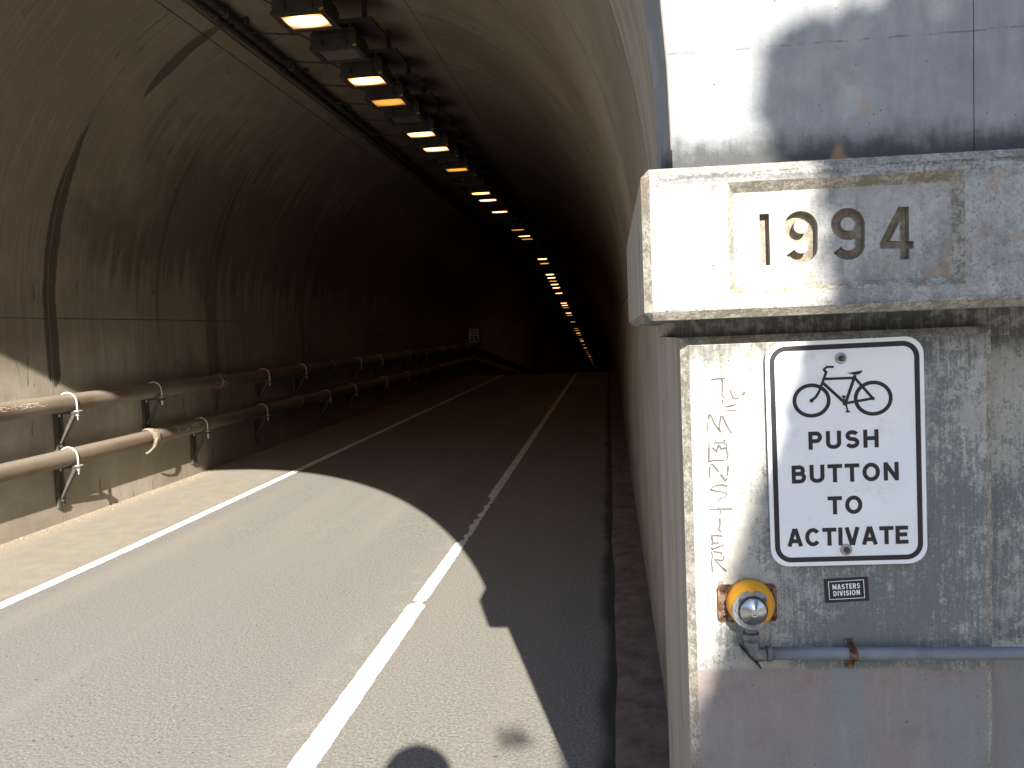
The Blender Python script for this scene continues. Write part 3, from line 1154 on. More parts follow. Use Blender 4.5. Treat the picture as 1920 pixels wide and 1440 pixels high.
# reveal of the arch with a small arris, board marked
CH = 0.0025
mb, uvs = MB(), []
def mouth_prof(hw, rise):
    r_, l_ = XC + hw, XC - hw
    return [(r_, -0.05), (r_, 0.5), (r_, 1.0), (r_, 1.5)] + [(XC + hw * cos(pi * k / 60), ZS + rise * sin(pi * k / 60)) for k in range(61)] + [(l_, 1.5), (l_, 1.0), (l_, 0.5), (l_, -0.05)]


HWF, RISEF = 2.66, 2.99                             # the mouth is a touch narrower than the bore
prof = mouth_prof(HWF, RISEF)
prof_b = mouth_prof(HW, RISE)


def prof_n(i):
    x, z = prof[i]
    if z <= ZS:
        return Vector((1 if x > XC else -1, 0, 0))
    return Vector(((x - XC) / HW ** 2, 0, (z - ZS) / RISE ** 2)).normalized()


bands = [(0.0, 0.30, CH), (0.32, 0.62, 0), (0.64, 1.06, 0)]
for i, (x, z) in enumerate(prof):
    nn = prof_n(i)
    a = front_pt(x + nn.x * CH, z + nn.z * CH)
    b = front_pt(x, z)
    b.y += CH
    if z < 1.75:                                     # below the cap the piers take over
        f_ = (2.24 - 1.6) / 1.65
        xl = x + (prof_b[i][0] - x) * f_
        a = Vector((xl + nn.x * .03, 2.23, z))
        b = Vector((xl, 2.24, z))
    row = [a, b]
    for yb_, dep in ((2.25, 0), (2.45, 0), (2.65, 0), (2.85, 0), (3.05, 0), (3.15, 0), (3.243, 0), (3.25, .014)):
        t_ = (yb_ - 1.6) / 1.65
        xx, zz = x + (prof_b[i][0] - x) * t_, z + (prof_b[i][1] - z) * t_
        row.append(Vector((xx + nn.x * dep, yb_, zz + nn.z * dep)))
    mb.v += row
nc = 10
for i in range(len(prof) - 1):
    for j in range(nc - 1):
        a = i * nc + j
        mb.f.append((a, a + nc, a + nc + 1, a + 1))
        mb.smooth.append(False)
part('arch_reveal', mb, M_BOARD, portal)


# front wall panels, 30 cm thick slabs with a fine gap at each joint
def slab(name, outline, d0, d1, material, bev=0.006):
    """outline: list of (s, z) counter-clockwise seen from the front"""
    n = len(outline)
    mb = MB()
    mb.v = [W(s, d0, z) for s, z in outline] + [W(s, d1, z) for s, z in outline]
    bm = bmesh.new()
    vs_ = [bm.verts.new(v - Vector(portal.location)) for v in mb.v]
    bm.faces.new(vs_[:n])
    bm.faces.new(list(reversed(vs_[n:])))
    for i in range(n):
        j = (i + 1) % n
        bm.faces.new((vs_[j], vs_[i], vs_[n + i], vs_[n + j]))
    bmesh.ops.recalc_face_normals(bm, faces=bm.faces)
    bmesh.ops.triangulate(bm, faces=[f for f in bm.faces if len(f.verts) > 4])
    me = bpy.data.meshes.new(name)
    bm.to_mesh(me)
    bm.free()
    return link(name, me, material, portal)


arch_front = []
for i, (x, z) in enumerate(prof):
    nn = prof_n(i)
    arch_front.append((face_s(x + nn.x * CH, D_WALL), z + nn.z * CH))
mid_i = min(range(len(prof)), key=lambda i: abs(prof[i][0] - XC))
TOPZ, JR, JL = 6.6, 0.757, -6.3
WZ = 1.72
rhalf = [(arch_front[4][0], WZ)] + [p for p in arch_front[:mid_i + 1] if p[1] > WZ + .01]
lhalf = [p for p in arch_front[mid_i:] if p[1] > WZ + .01] + [(arch_front[-5][0], WZ)]
slab('wall_panel', [(JR - .0009, WZ), (JR - .0009, TOPZ)] + [(rhalf[-1][0] + .003, TOPZ)] + [(rhalf[-1][0] + .003, rhalf[-1][1])] + list(reversed(rhalf[:-1])), D_WALL, D_WALL + .26, M_WALL)
slab('wall_panel', [(lhalf[0][0] - .003, lhalf[0][1]), (lhalf[0][0] - .003, TOPZ), (JL + .004, TOPZ), (JL + .004, WZ)] + list(reversed(lhalf[1:])), D_WALL, D_WALL + .26, M_WALL)
for a, b in ((JR + .0009, 3.6), (3.608, 6.6), (6.608, 10.5), (JL - 3.0, JL - .004), (JL - 6.9, JL - 3.008)):
    slab('wall_panel', [(a, WZ), (b, WZ), (b, TOPZ), (a, TOPZ)], D_WALL, D_WALL + .26, M_WALL)
slab('coping', [(JL - 7.0, TOPZ + .002), (10.6, TOPZ + .002), (10.6, TOPZ + .30), (JL - 7.0, TOPZ + .30)], D_WALL - .08, D_WALL + .40, M_CAP)
for a, b in ((.45, 10.4), (JL - 6.8, -5.9)):
    slab('backing_wall', [(a, WZ), (b, WZ), (b, TOPZ - .05), (a, TOPZ - .05)], D_WALL + .262, D_WALL + .40, M_WALL)


def solid_from(fp, z0, z1):
    """mesh of a prism over footprint (s, d), in portal-local coordinates"""
    n = len(fp)
    bm = bmesh.new()
    lo = [bm.verts.new(W(s, d, z0) - Vector(portal.location)) for s, d in fp]
    hi = [bm.verts.new(W(s, d, z1) - Vector(portal.location)) for s, d in fp]
    bm.faces.new(list(reversed(lo)))
    bm.faces.new(hi)
    for i in range(n):
        j = (i + 1) % n
        bm.faces.new((lo[i], lo[j], hi[j], hi[i]))
    bmesh.ops.recalc_face_normals(bm, faces=bm.faces)
    me = bpy.data.meshes.new('solid')
    bm.to_mesh(me)
    bm.free()
    return me


def sd(co):
    v = co + Vector(portal.location)
    return v.dot(FR), v.dot(INW), v.z


# right pier
P0, P1, PT = 0.2105, 0.8185, 1.586
me = solid_from([(P0, D_PIER), (P1, D_PIER), (P1, D_BACK), (P0 + .78 * math.tan(TH), D_BACK)], -0.05, PT)


def pk_pier(e):
    a, b = sd(e.verts[0].co), sd(e.verts[1].co)
    fr = a[1] < D_PIER + .01 and b[1] < D_PIER + .01
    vert = abs(a[2] - b[2]) > 0.5
    top = a[2] > PT - .01 and b[2] > PT - .01
    return fr and (vert or top)


bevel_mesh(me, pk_pier, 0.017)
pier = link('pier', me, M_PIER, portal)
# the side of the pier that faces the tunnel is board marked
me.materials.append(M_BOARD)
me.materials.append(M_ARRIS)
for pl in me.polygons:
    if pl.normal.x < -0.9:
        pl.material_index = 1
    elif .3 < pl.normal.dot(-INW) < .95:
        pl.material_index = 2
me = solid_from([(P0 + .030, D_PIER + .045), (P1 + .05, D_PIER + .045), (P1 + .05, D_BACK), (P0 + .060, D_BACK)], PT - .02, 1.640)
link('pier_neck', me, M_PIER, portal)
me = solid_from([(P1 - .03, D_PIER + .062), (10.4, D_PIER + .062), (10.4, D_BACK), (P1 - .03, D_BACK)], -0.05, 1.640)
link('plinth_wall', me, M_PIER, portal)

# cap block with sunk date panel
C0, C1, CZ0, CZ1 = 0.1325, 10.4, 1.6215, 1.9075
me = solid_from([(C0, D_CAP), (C1, D_CAP), (C1, D_CAPB), (C0 + (D_CAPB - D_CAP) * math.tan(TH), D_CAPB)], CZ0, CZ1)


def pk_cap(e):
    a, b = sd(e.verts[0].co), sd(e.verts[1].co)
    fr = a[1] < D_CAP + .01 and b[1] < D_CAP + .01
    lf = a[0] < C0 + .06 and b[0] < C0 + .06 and a[1] > D_CAP + .01 - 9 and abs(a[2] - b[2]) < .01
    return fr and not (a[0] > C1 - .1 and b[0] > C1 - .1) or lf


bevel_mesh(me, pk_cap, 0.0155)
cap = link('cap_block', me, M_CAP, portal)


def date_xy(cx, cy):
    """position on the cap face of a point of the date lettering"""
    s = 0.3385 + cx * 0.0001854
    z = 1.825 - (cy - 187) * 0.0001914 - (cx - 213) * 0.0000095
    return sz(s, z)


def ribbon_cutter(pts, hw, d0, d1, closed=False):
    """closed solid for cutting a stroke out of the cap face"""
    flat = MB()
    P = [date_xy(*p) for p in pts]
    hwm = hw * 0.000186 * K
    flat.ribbon(P, hwm, lambda x, y, l: (x, y, 0), closed)
    n = len(flat.v)
    bm = bmesh.new()
    A = [bm.verts.new(W(v.x, d0, v.y) - Vector(portal.location)) for v in flat.v]
    B = [bm.verts.new(W(v.x, d1, v.y) - Vector(portal.location)) for v in flat.v]
    for f in flat.f:
        bm.faces.new([A[i] for i in f])
        bm.faces.new([B[i] for i in reversed(f)])
    cnt = {}
    for f in flat.f:
        for a, b in zip(f, f[1:] + f[:1]):
            cnt[tuple(sorted((a, b)))] = cnt.get(tuple(sorted((a, b))), 0) + 1
    for (a, b), c in cnt.items():
        if c == 1:
            bm.faces.new((A[a], A[b], B[b], B[a]))
    bmesh.ops.recalc_face_normals(bm, faces=bm.faces)
    me = bpy.data.meshes.new('cut')
    bm.to_mesh(me)
    bm.free()
    return me


cuts = []
# bevel-sided sunk panel
a0, b0 = sz(0.302, 1.668)
a1, b1 = sz(0.742, 1.8825)
a2, b2 = sz(0.3165, 1.684)
a3, b3 = sz(0.7265, 1.8645)
SK = 0.019
bm = bmesh.new()
mg = 0.25
f_ = [bm.verts.new(W(s, d, z) - Vector(portal.location)) for s, d, z in ((a0 - (a2 - a0) * mg, D_CAP - SK * mg, b0 - (b2 - b0) * mg), (a1 + (a1 - a3) * mg, D_CAP - SK * mg, b0 - (b2 - b0) * mg), (a1 + (a1 - a3) * mg, D_CAP - SK * mg, b1 + (b1 - b3) * mg), (a0 - (a2 - a0) * mg, D_CAP - SK * mg, b1 + (b1 - b3) * mg),
                                                       (a2, D_CAP + SK, b2), (a3, D_CAP + SK, b2), (a3, D_CAP + SK, b3), (a2, D_CAP + SK, b3))]
bm.faces.new(f_[:4])
bm.faces.new(f_[4:])
for i in range(4):
    j = (i + 1) % 4
    bm.faces.new((f_[i], f_[j], f_[4 + j], f_[4 + i]))
bmesh.ops.recalc_face_normals(bm, faces=bm.faces)
me = bpy.data.meshes.new('cut')
bm.to_mesh(me)
bm.free()
cuts.append(me)
DD0, DD1 = D_CAP + SK - .004, D_CAP + SK + .017
H9 = 49
nine = [('c', arc(572, 338, 172 - H9, 163 - H9, 0, 360, 28)[:-1]),
        ('o', [(745 - H9, 330), (745 - H9 - 2, 440), (740 - H9, 540)] + arc(570, 545, 122, 106, 8, 152, 14))]
digits = [[('o', [(198, 205), (203, 728)]), ('o', [(148, 232), (205, 232)], 24)],
          nine,
          [(k, [(x + 480, y - 30) for x, y in p]) for k, p in nine],
          [('o', [(1622, 135), (1622, 662)], 46), ('o', [(1600, 150), (1405, 520)], 42), ('o', [(1372, 515), (1712, 515)], 40)]]
for dg_ in digits:
    for q, st in enumerate(dg_):
        k, pts = st[0], st[1]
        hw = st[2] if len(st) > 2 else H9
        cuts.append(ribbon_cutter(pts, hw, DD0 - q * .0007, DD1 + q * .0004, k == 'c'))
cutters = []
for me in cuts:
    o = bpy.data.objects.new('cut', me)
    COL.objects.link(o)
    o.location = cap.matrix_world.translation
    o.parent = portal
    o.location = (0, 0, 0)
    md = cap.modifiers.new('cut', 'BOOLEAN')
    md.operation = 'DIFFERENCE'
    md.solver = 'EXACT'
    md.object = o
    cutters.append(o)
bpy.context.view_layer.update()
dg = bpy.context.evaluated_depsgraph_get()
nm = bpy.data.meshes.new_from_object(cap.evaluated_get(dg))
cap.modifiers.clear()
cap.data = nm
nm.materials.clear()
nm.materials.append(M_CAP)
nm.materials.append(M_BOARD)
nm.materials.append(M_DIGIT)
nm.materials.append(M_ARRIS)
for pl in nm.polygons:
    pl.use_smooth = False
    pl.material_index = 1 if pl.normal.x < -0.9 and abs(pl.center.x + portal.location.x) < 0.09 else 0
    q_ = sd(pl.center)
    if D_CAP + SK + .0015 < q_[1] < D_CAP + SK + .03 and a0 < q_[0] < a1 and b0 < q_[2] < b1:
        pl.material_index = 2
    nf = pl.normal.dot(-INW)
    if .3 < nf < .95 and q_[1] < D_CAP + SK + .002:
        pl.material_index = 3
for o in cutters:
    me = o.data
    bpy.data.objects.remove(o)
    bpy.data.meshes.remove(me)

# left pier, mirrored, outside the frame
me = solid_from([(-5.9, D_PIER), (-5.25, D_PIER), (-5.25, D_BACK), (-5.9, D_BACK)], -0.05, PT)
link('pier', me, M_PIER, portal)
me = solid_from([(-13.1, D_CAP), (-5.16, D_CAP), (-5.16, D_CAPB), (-13.1, D_CAPB)], CZ0, CZ1)
link('cap_block', me, M_CAP, portal)
me = solid_from([(-13.1, D_PIER + .062), (-5.88, D_PIER + .062), (-5.88, D_BACK), (-13.1, D_BACK)], -0.05, 1.640)
link('plinth_wall', me, M_PIER, portal)


# ------------------------------------------------------------------ sign on the pier
def on_face(off):
    return lambda s, z, l: W(s, D_PIER - off - l, z)


SGN = sz(0.5482, 1.3345)
TILT = radians(0.55)


def sign_fn(off):
    def f(x, y, l):
        s = SGN[0] + x * cos(TILT) - y * sin(TILT)
        z = SGN[1] + x * sin(TILT) + y * cos(TILT)
        return W(s, D_PIER - off - l, z)
    return f


def rrect(w, h, r, n=8):
    pts = []
    for cx, cy_, a in ((w / 2 - r, h / 2 - r, 0), (-w / 2 + r, h / 2 - r, 90), (-w / 2 + r, -h / 2 + r, 180), (w / 2 - r, -h / 2 + r, 270)):
        pts += [(cx + r * cos(radians(a + 90 * i / n)), cy_ + r * sin(radians(a + 90 * i / n))) for i in range(n + 1)]
    return pts


sign = thing('bicycle_sign', W(SGN[0], D_PIER, SGN[1]), 'white rounded sign with a bicycle and PUSH BUTTON TO ACTIVATE bolted to the pier', 'sign')
out = rrect(0.305, 0.4535, 0.036)
mb = MB()
fa, fb = sign_fn(.0085), sign_fn(.0065)
n = len(out)
mb.v = [fa(x, y, 0) for x, y in out] + [fb(x, y, 0) for x, y in out]
mb.f = [tuple(range(n)), tuple(range(2 * n - 1, n - 1, -1))] + [(i, n + i, n + (i + 1) % n, (i + 1) % n) for i in range(n)]
mb.smooth = [False] * len(mb.f)
part('sign_plate', mb, M_SIGN, sign)
mb = MB()
mb.ribbon(rrect(0.305 - .0265, 0.4535 - .0265, 0.0275), 0.0050, sign_fn(.0089), True)
part('border', mb, M_BLACK, sign)


def rel(s, z):
    """face point -> sign-local x, y"""
    a, b = sz(s, z)
    a -= SGN[0]
    b -= SGN[1]
    return a * cos(TILT) + b * sin(TILT), -a * sin(TILT) + b * cos(TILT)


for txt, s0, s1, z0, z1 in (('PUSH', .4715, .6145, 1.3435, 1.3815), ('BUTTON', .4365, .6535, 1.2735, 1.3125), ('TO', .5095, .580, 1.2070, 1.2445), ('ACTIVATE', .4255, .6700, 1.1405, 1.1795)):
    x0, y0 = rel(s0, z0)
    x1, y1 = rel(s1, z1)
    mb = MB()
    word_mesh(mb, txt, x0, x1, y0, y1 + .001, 0.0080, sign_fn(.0089), 0.10 if txt != 'ACTIVATE' else 0.06)
    part('lettering', mb, M_BLACK, sign)


def bike(cx, cy_):
    px, py = 1470 + cx / 8.727, 660 + cy_ / 8.727
    return rel(.226 + (px - 1293) * .00109 - (py - 1000) * .00003, 1.171 - (py - 1000) * .001105 - (px - 1293) * .00003)


mb = MB()
k = [0]
u8 = 0.001085 / 8.727 * K


def stroke(pts, hw, closed=False):
    mb.ribbon([bike(*p) for p in pts], hw * 1.14 * u8, sign_fn(.0089), closed, k[0] * .00003)
    k[0] += 1


stroke(arc(431, 743, 276, 250, 0, 360, 44)[:-1], 27, True)
stroke(arc(1416, 710, 279, 256, 0, 360, 44)[:-1], 27, True)
stroke([(431, 743), (500, 685), (550, 600), (590, 490), (665, 265)], 19)
stroke([(668, 285), (618, 240)], 19)
stroke([(612, 245), (670, 197), (782, 197)], 16)
stroke([(625, 392), (1115, 378)], 19)
stroke([(610, 455), (968, 785)], 22)
stroke([(975, 790), (1125, 330)], 22)
stroke([(1120, 380), (1410, 712)], 20)
stroke([(975, 790), (1410, 712)], 19)
stroke([(958, 805), (948, 680)], 12)
stroke([(915, 677), (978, 677)], 13)
stroke([(985, 800), (1012, 925)], 12)
stroke([(980, 926), (1048, 926)], 13)
mb.poly([sign_fn(.0089 + .0007)(*bike(x, y), 0) for x, y in ((985, 293), (1050, 290), (1235, 258), (1243, 270), (1190, 318), (1140, 328), (1080, 320))])
for cx, cy_, r in ((431, 743, 33), (968, 790, 40), (1410, 712, 30)):
    mb.poly([sign_fn(.0089 + .0008)(*bike(cx + r * cos(a), cy_ + r * sin(a)), 0) for a in [2 * pi * i / 16 for i in range(16)]])
part('bicycle_symbol', mb, M_BLACK, sign)


def bolt_at(s, z, parent, off, r=.0112):
    a, b = sz(s, z)
    fn = lambda x, y, h: W(a + x, D_PIER - off - h, b + y)
    w_ = MB()
    w_.lathe([(r, 0), (r, .0018), (r * .86, .0026), (r * .45, .0027)], 24, fn)
    bo = part('washer', w_, M_WASH, parent)
    h = MB()
    h.lathe([(r * .60, .0026), (r * .60, .0075), (r * .50, .0085)], 6, fn, False)
    h.lathe([(r * .30, .0084), (r * .30, .0125), (r * .22, .0135)], 12, fn)
    part('bolt', h, M_BOLTDK, bo)


bolt_at(.5405, 1.531, sign, .0086)
bolt_at(.5450, 1.1325, sign, .0094)

# ------------------------------------------------------------------ sticker
st = thing('sticker', W(*[sz(.547, 1.045)[0], D_PIER, sz(.547, 1.045)[1]]), 'small black sticker with white framed lettering under the sign', 'sticker')
SC0 = sz(.5472, 1.0445)


def stick_fn(off):
    t = radians(3.0)
    return lambda x, y, l: W(SC0[0] + x * cos(t) - y * sin(t), D_PIER - off - l, SC0[1] + x * sin(t) + y * cos(t))


mb = MB()
f0, f1 = stick_fn(.0006), stick_fn(.0001)
pp = [(-.0435, -.0245), (.0435, -.0255), (.0435, .0245), (-.0435, .0252)]
mb.v = [f0(x, y, 0) for x, y in pp] + [f1(x, y, 0) for x, y in pp]
mb.f = [(0, 1, 2, 3)] + [(i, 4 + i, 4 + (i + 1) % 4, (i + 1) % 4) for i in range(4)]
mb.smooth = [False] * 5
part('sticker_film', mb, M_STICK, st)
mb = MB()
mb.ribbon([(-.0345, -.0180), (.0345, -.0185), (.0345, .0185), (-.0345, .0185)], .00065, stick_fn(.0009), True)
part('frame', mb, M_LETTER, st)
for txt, x0, x1, y0, y1 in (('MASTERS', -.0270, .0268, .0018, .0125), ('DIVISION', -.0262, .0258, -.0118, -.0012)):
    mb = MB()
    word_mesh(mb, txt, x0, x1, y0, y1, .0021, stick_fn(.0009), 0.17)
    part('lettering', mb, M_LETTER, st)

# ------------------------------------------------------------------ push button
BT = sz(.342, 1.0195)
btn = thing('push_button', W(BT[0], D_PIER, BT[1]), 'yellow round push button with a steel plunger on a rusty plate', 'push button')


def b_fn(x, y, h):
    return W(BT[0] + x, D_PIER - h, BT[1] + y)


mb = MB()
pl = rrect(.118, .077, .009, 5)
n = len(pl)
mb.v = [b_fn(x, y, .005) for x, y in pl] + [b_fn(x, y, -.001) for x, y in pl]
mb.f = [tuple(range(n))] + [(i, n + i, n + (i + 1) % n, (i + 1) % n) for i in range(n)]
mb.smooth = [False] * len(mb.f)
base_plate = part('base_plate', mb, M_RUST, btn)
for x, y in ((-.047, .027), (.047, .027), (-.047, -.027), (.047, -.027)):
    m_ = MB()
    m_.lathe([(.0068, .005), (.0068, .0066), (.0042, .0068)], 14, lambda a, c, h, x=x, y=y: b_fn(x + a, y + c, h))
    rg = part('screw_boss', m_, M_RUST, base_plate)
    m_ = MB()
    m_.lathe([(.0036, .0069), (.0034, .0072)], 12, lambda a, c, h, x=x, y=y: b_fn(x + a, y + c, h))
    part('screw_hole', m_, M_HOLE, base_plate)
HX, HY = .004, .004
mb = MB()
mb.lathe([(.0475, .003), (.0475, .016), (.0465, .024), (.0435, .032), (.0395, .0375), (.0385, .0385), (.0385, .0395)], 48, lambda x, y, h: b_fn(HX + x, HY + y - h * .06, h))
part('housing', mb, M_YELLOW, btn)
FX, FY = HX - .0010, HY - .0060


def fp_fn(x, y, h):
    return b_fn(FX + x, FY + y, h)


mb = MB()
# worn face ring: an annulus that leaves the yellow showing on the upper right
ringpts = []
NA = 60
o0 = len(mb.v)
for i in range(NA + 1):
    a = radians(38) + radians(268) * i / NA
    ro = .0400 - (.006 if abs(i - 12) < 2 else 0) if i not in (0, NA) else .034
    jag = mnoise.noise(Vector((i * .8, 2, 0))) * .0012
    for r, h in ((.0205, .0412), (ro + jag, .0412), (ro + jag, .0395)):
        mb.v.append(Vector(fp_fn(r * cos(a), r * sin(a), h)))
for i in range(NA):
    a = o0 + 3 * i
    mb.f += [(a, a + 1, a + 4, a + 3), (a + 1, a + 2, a + 5, a + 4)]
    mb.smooth += [False, False]
part('faceplate', mb, M_GREYPL, btn)
for a in (138, 42, 222, 318, 180, 270):
    cx, cy_ = .0305 * cos(radians(a)), .0305 * sin(radians(a))
    m_ = MB()
    big_ = a in (138, 42)
    m_.lathe([(.0052 if big_ else .0036, .0405), (.0052 if big_ else .0036, .0428), (.0034 if big_ else .0022, .0434), (.0016, .0431)], 16, lambda x, y, h, cx=cx, cy_=cy_: fp_fn(cx + x, cy_ + y, h))
    part('screw', m_, M_BOLTDK if big_ else M_GREYPL, btn)
mb = MB()
mb.lathe([(.0292, .0405), (.0292, .0435), (.0270, .0440)], 40, fp_fn)
part('plunger_collar', mb, M_BLACKMETAL, btn)
mb = MB()
mb.lathe([(.0270, .0436), (.0264, .0470), (.0245, .0490), (.0165, .0535), (.0085, .0575), (.0046, .0590), (.0042, .0586), (.0040, .0588), (.0030, .0602), (.0012, .0608)], 48, lambda x, y, h: fp_fn(x, y - .001, h))
part('plunger', mb, M_CHROME, btn)

# ------------------------------------------------------------------ conduit below the button
CZ = sz(.4, .9155)[1]
cond = thing('electrical_conduit', W(.45, D_PIER, CZ), 'blue grey conduit running right from the push button across the pier', 'conduit')
RC = .0122
mb = MB()
mb.tube([W(.372, D_PIER - .020, CZ + .0015), W(.55, D_PIER - .0195, CZ), W(.80, D_PIER - .019, CZ - .0015), W(.86, D_PIER - .015, CZ - .003), W(1.1, D_PIER - .012, CZ - .005), W(2.9, D_PIER - .012, CZ - .006)], RC, 20)
part('pipe_run', mb, M_PVC, cond)
lbx = sz(.3445, 1)[0]
mb = MB()
mb.tube([W(lbx, D_PIER - .020, BT[1] - .044), W(lbx, D_PIER - .021, CZ + .045)], .0125, 18)
mb.tube([W(lbx, D_PIER - .021, CZ + .0452), W(lbx, D_PIER - .021, CZ + .030)], .0165, 18)
mb.tube([W(lbx, D_PIER - .021, CZ + .0302), W(lbx + .0005, D_PIER - .021, CZ + .010), W(lbx + .006, D_PIER - .0205, CZ + .001), W(lbx + .018, D_PIER - .020, CZ - .001), W(lbx + .030, D_PIER - .020, CZ + .001)], [.0150, .0152, .0150, .0138, .0135], 18)
mb.tube([W(lbx + .0302, D_PIER - .020, CZ + .001), W(lbx + .040, D_PIER - .020, CZ + .001)], .0152, 18)
elbow = part('elbow_fitting', mb, M_LB, cond)
mb = MB()
c0, c1 = Vector((lbx - .020, CZ + .018)), Vector((lbx + .017, CZ - .022))
dv = (c1 - c0).normalized()
nv = Vector((dv.y, -dv.x))
q = []
for dpt in (D_PIER - .036, D_PIER - .006):
    for a, bq in ((c0, 0), (c1, 0), (c1, 1), (c0, 1)):
        v = a + nv * (.0028 * bq)
        q.append(W(v.x, dpt, v.y))
mb.add(q, [(0, 1, 2, 3), (7, 6, 5, 4), (0, 4, 5, 1), (1, 5, 6, 2), (2, 6, 7, 3), (3, 7, 4, 0)])
part('cover_plate', mb, M_BLACKMETAL, elbow)
sx = sz(.549, 1)[0]
mb = MB()
pts = [W(sx, D_PIER - .001, CZ + .024), W(sx, D_PIER - .004, CZ + .0155)] + [W(sx + .001, D_PIER - .0195 - .0138 * sin(radians(a)), CZ + .0138 * cos(radians(a))) for a in (20, 55, 90, 125, 160)] + [W(sx + .002, D_PIER - .006, CZ - .016), W(sx + .002, D_PIER - .001, CZ - .036)]
o0 = len(mb.v)
for p_ in pts:
    for w_, t_ in ((-.008, 0), (.008, 0), (.008, .0016), (-.008, .0016)):
        mb.v.append(p_ + FR * w_ - INW * t_)
for i in range(len(pts) - 1):
    for j in range(4):
        a = o0 + 4 * i + j
        b = o0 + 4 * i + (j + 1) % 4
        mb.f.append((a, b, b + 4, a + 4))
        mb.smooth.append(False)
strap = part('pipe_strap', mb, M_RUST, cond)
m_ = MB()
m_.lathe([(.0075, .001), (.0075, .006), (.005, .008)], 6, lambda x, y, h: W(sx + .002 + x, D_PIER - h, CZ - .030 + y), False)
part('strap_bolt', m_, M_RUST, strap)


# ------------------------------------------------------------------ marker scribble down the pier
def gf(cx, cy_):
    px, py = 1300 + cx / 7.2, 680 + cy_ / 7.2
    return sz(.226 + (px - 1293) * .00109 - (py - 1000) * .00003, 1.171 - (py - 1000) * .001105 - (px - 1293) * .00003)


S_ = [[(245, 180), (290, 172), (345, 165), (430, 160)], [(385, 160), (400, 260), (395, 350), (385, 375), (415, 430)], [(400, 460), (402, 500)],
      [(503, 325), (520, 380), (545, 430), (575, 445), (620, 425), (660, 390), (695, 370), (685, 350)],
      [(440, 548), (500, 540), (575, 520)], [(460, 600), (510, 600), (600, 592)],
      [(190, 900), (200, 780), (215, 660), (235, 655), (280, 760), (330, 840), (380, 900)], [(352, 880), (362, 780), (375, 685), (405, 690), (440, 770), (490, 870), (530, 915)],
      [(215, 1045), (215, 1200), (215, 1305), (250, 1300)], [(240, 1290), (350, 1285), (455, 1290), (475, 1215), (450, 1130), (460, 1085), (415, 1040), (320, 1045), (240, 1050)],
      [(260, 1110), (320, 1165), (345, 1070), (385, 1130), (450, 1110)], [(300, 1010), (315, 1015)], [(410, 1010), (440, 1020)],
      [(225, 1370), (228, 1530)], [(240, 1355), (265, 1340), (340, 1430), (440, 1570), (465, 1530), (470, 1440), (480, 1360)],
      [(470, 1640), (380, 1625), (280, 1645), (235, 1695), (330, 1715), (430, 1730), (470, 1760), (440, 1800), (350, 1825), (355, 1870)],
      [(210, 1970), (330, 1962), (540, 1960)], [(375, 1980), (365, 2080), (370, 2180), (350, 2240), (385, 2280)],
      [(250, 2335), (320, 2330), (400, 2340)], [(258, 2335), (268, 2430), (250, 2500), (270, 2525), (430, 2460)], [(280, 2438), (375, 2435)],
      [(250, 2550), (270, 2620), (250, 2680), (265, 2770), (270, 2840)], [(270, 2555), (380, 2570), (425, 2645), (400, 2685), (290, 2660), (370, 2750), (460, 2830)]]
mb = MB()
rnd = random.Random(3)
lf = 0
for st_ in S_:
    P = [gf(*p) for p in st_]
    fine_ = []
    for a, b in zip(P, P[1:]):
        L = sqrt((a[0] - b[0]) ** 2 + (a[1] - b[1]) ** 2)
        m_ = max(1, int(L / .004))
        fine_ += [(a[0] + (b[0] - a[0]) * i / m_ + rnd.uniform(-.0004, .0004), a[1] + (b[1] - a[1]) * i / m_ + rnd.uniform(-.0004, .0004)) for i in range(m_)]
    fine_.append(P[-1])
    i = 0
    while i < len(fine_) - 1:                      # the pen skips over the rough concrete
        run = rnd.randint(2, 6)
        seg = fine_[i:i + run + 1]
        if len(seg) > 1:
            mb.ribbon(seg, rnd.uniform(.0009, .0019), on_face(.0012), False, lf * .000004)
            lf += 1
        i += run + (1 if rnd.random() < .22 else 0)
o = link('marker_scribble', mb.mesh('marker_scribble'), M_MARKER)
tag(o, 'grey hand-drawn letters running down the pier left of the sign', 'graffiti')

# ------------------------------------------------------------------ pipes on the left wall
XP = -5.122


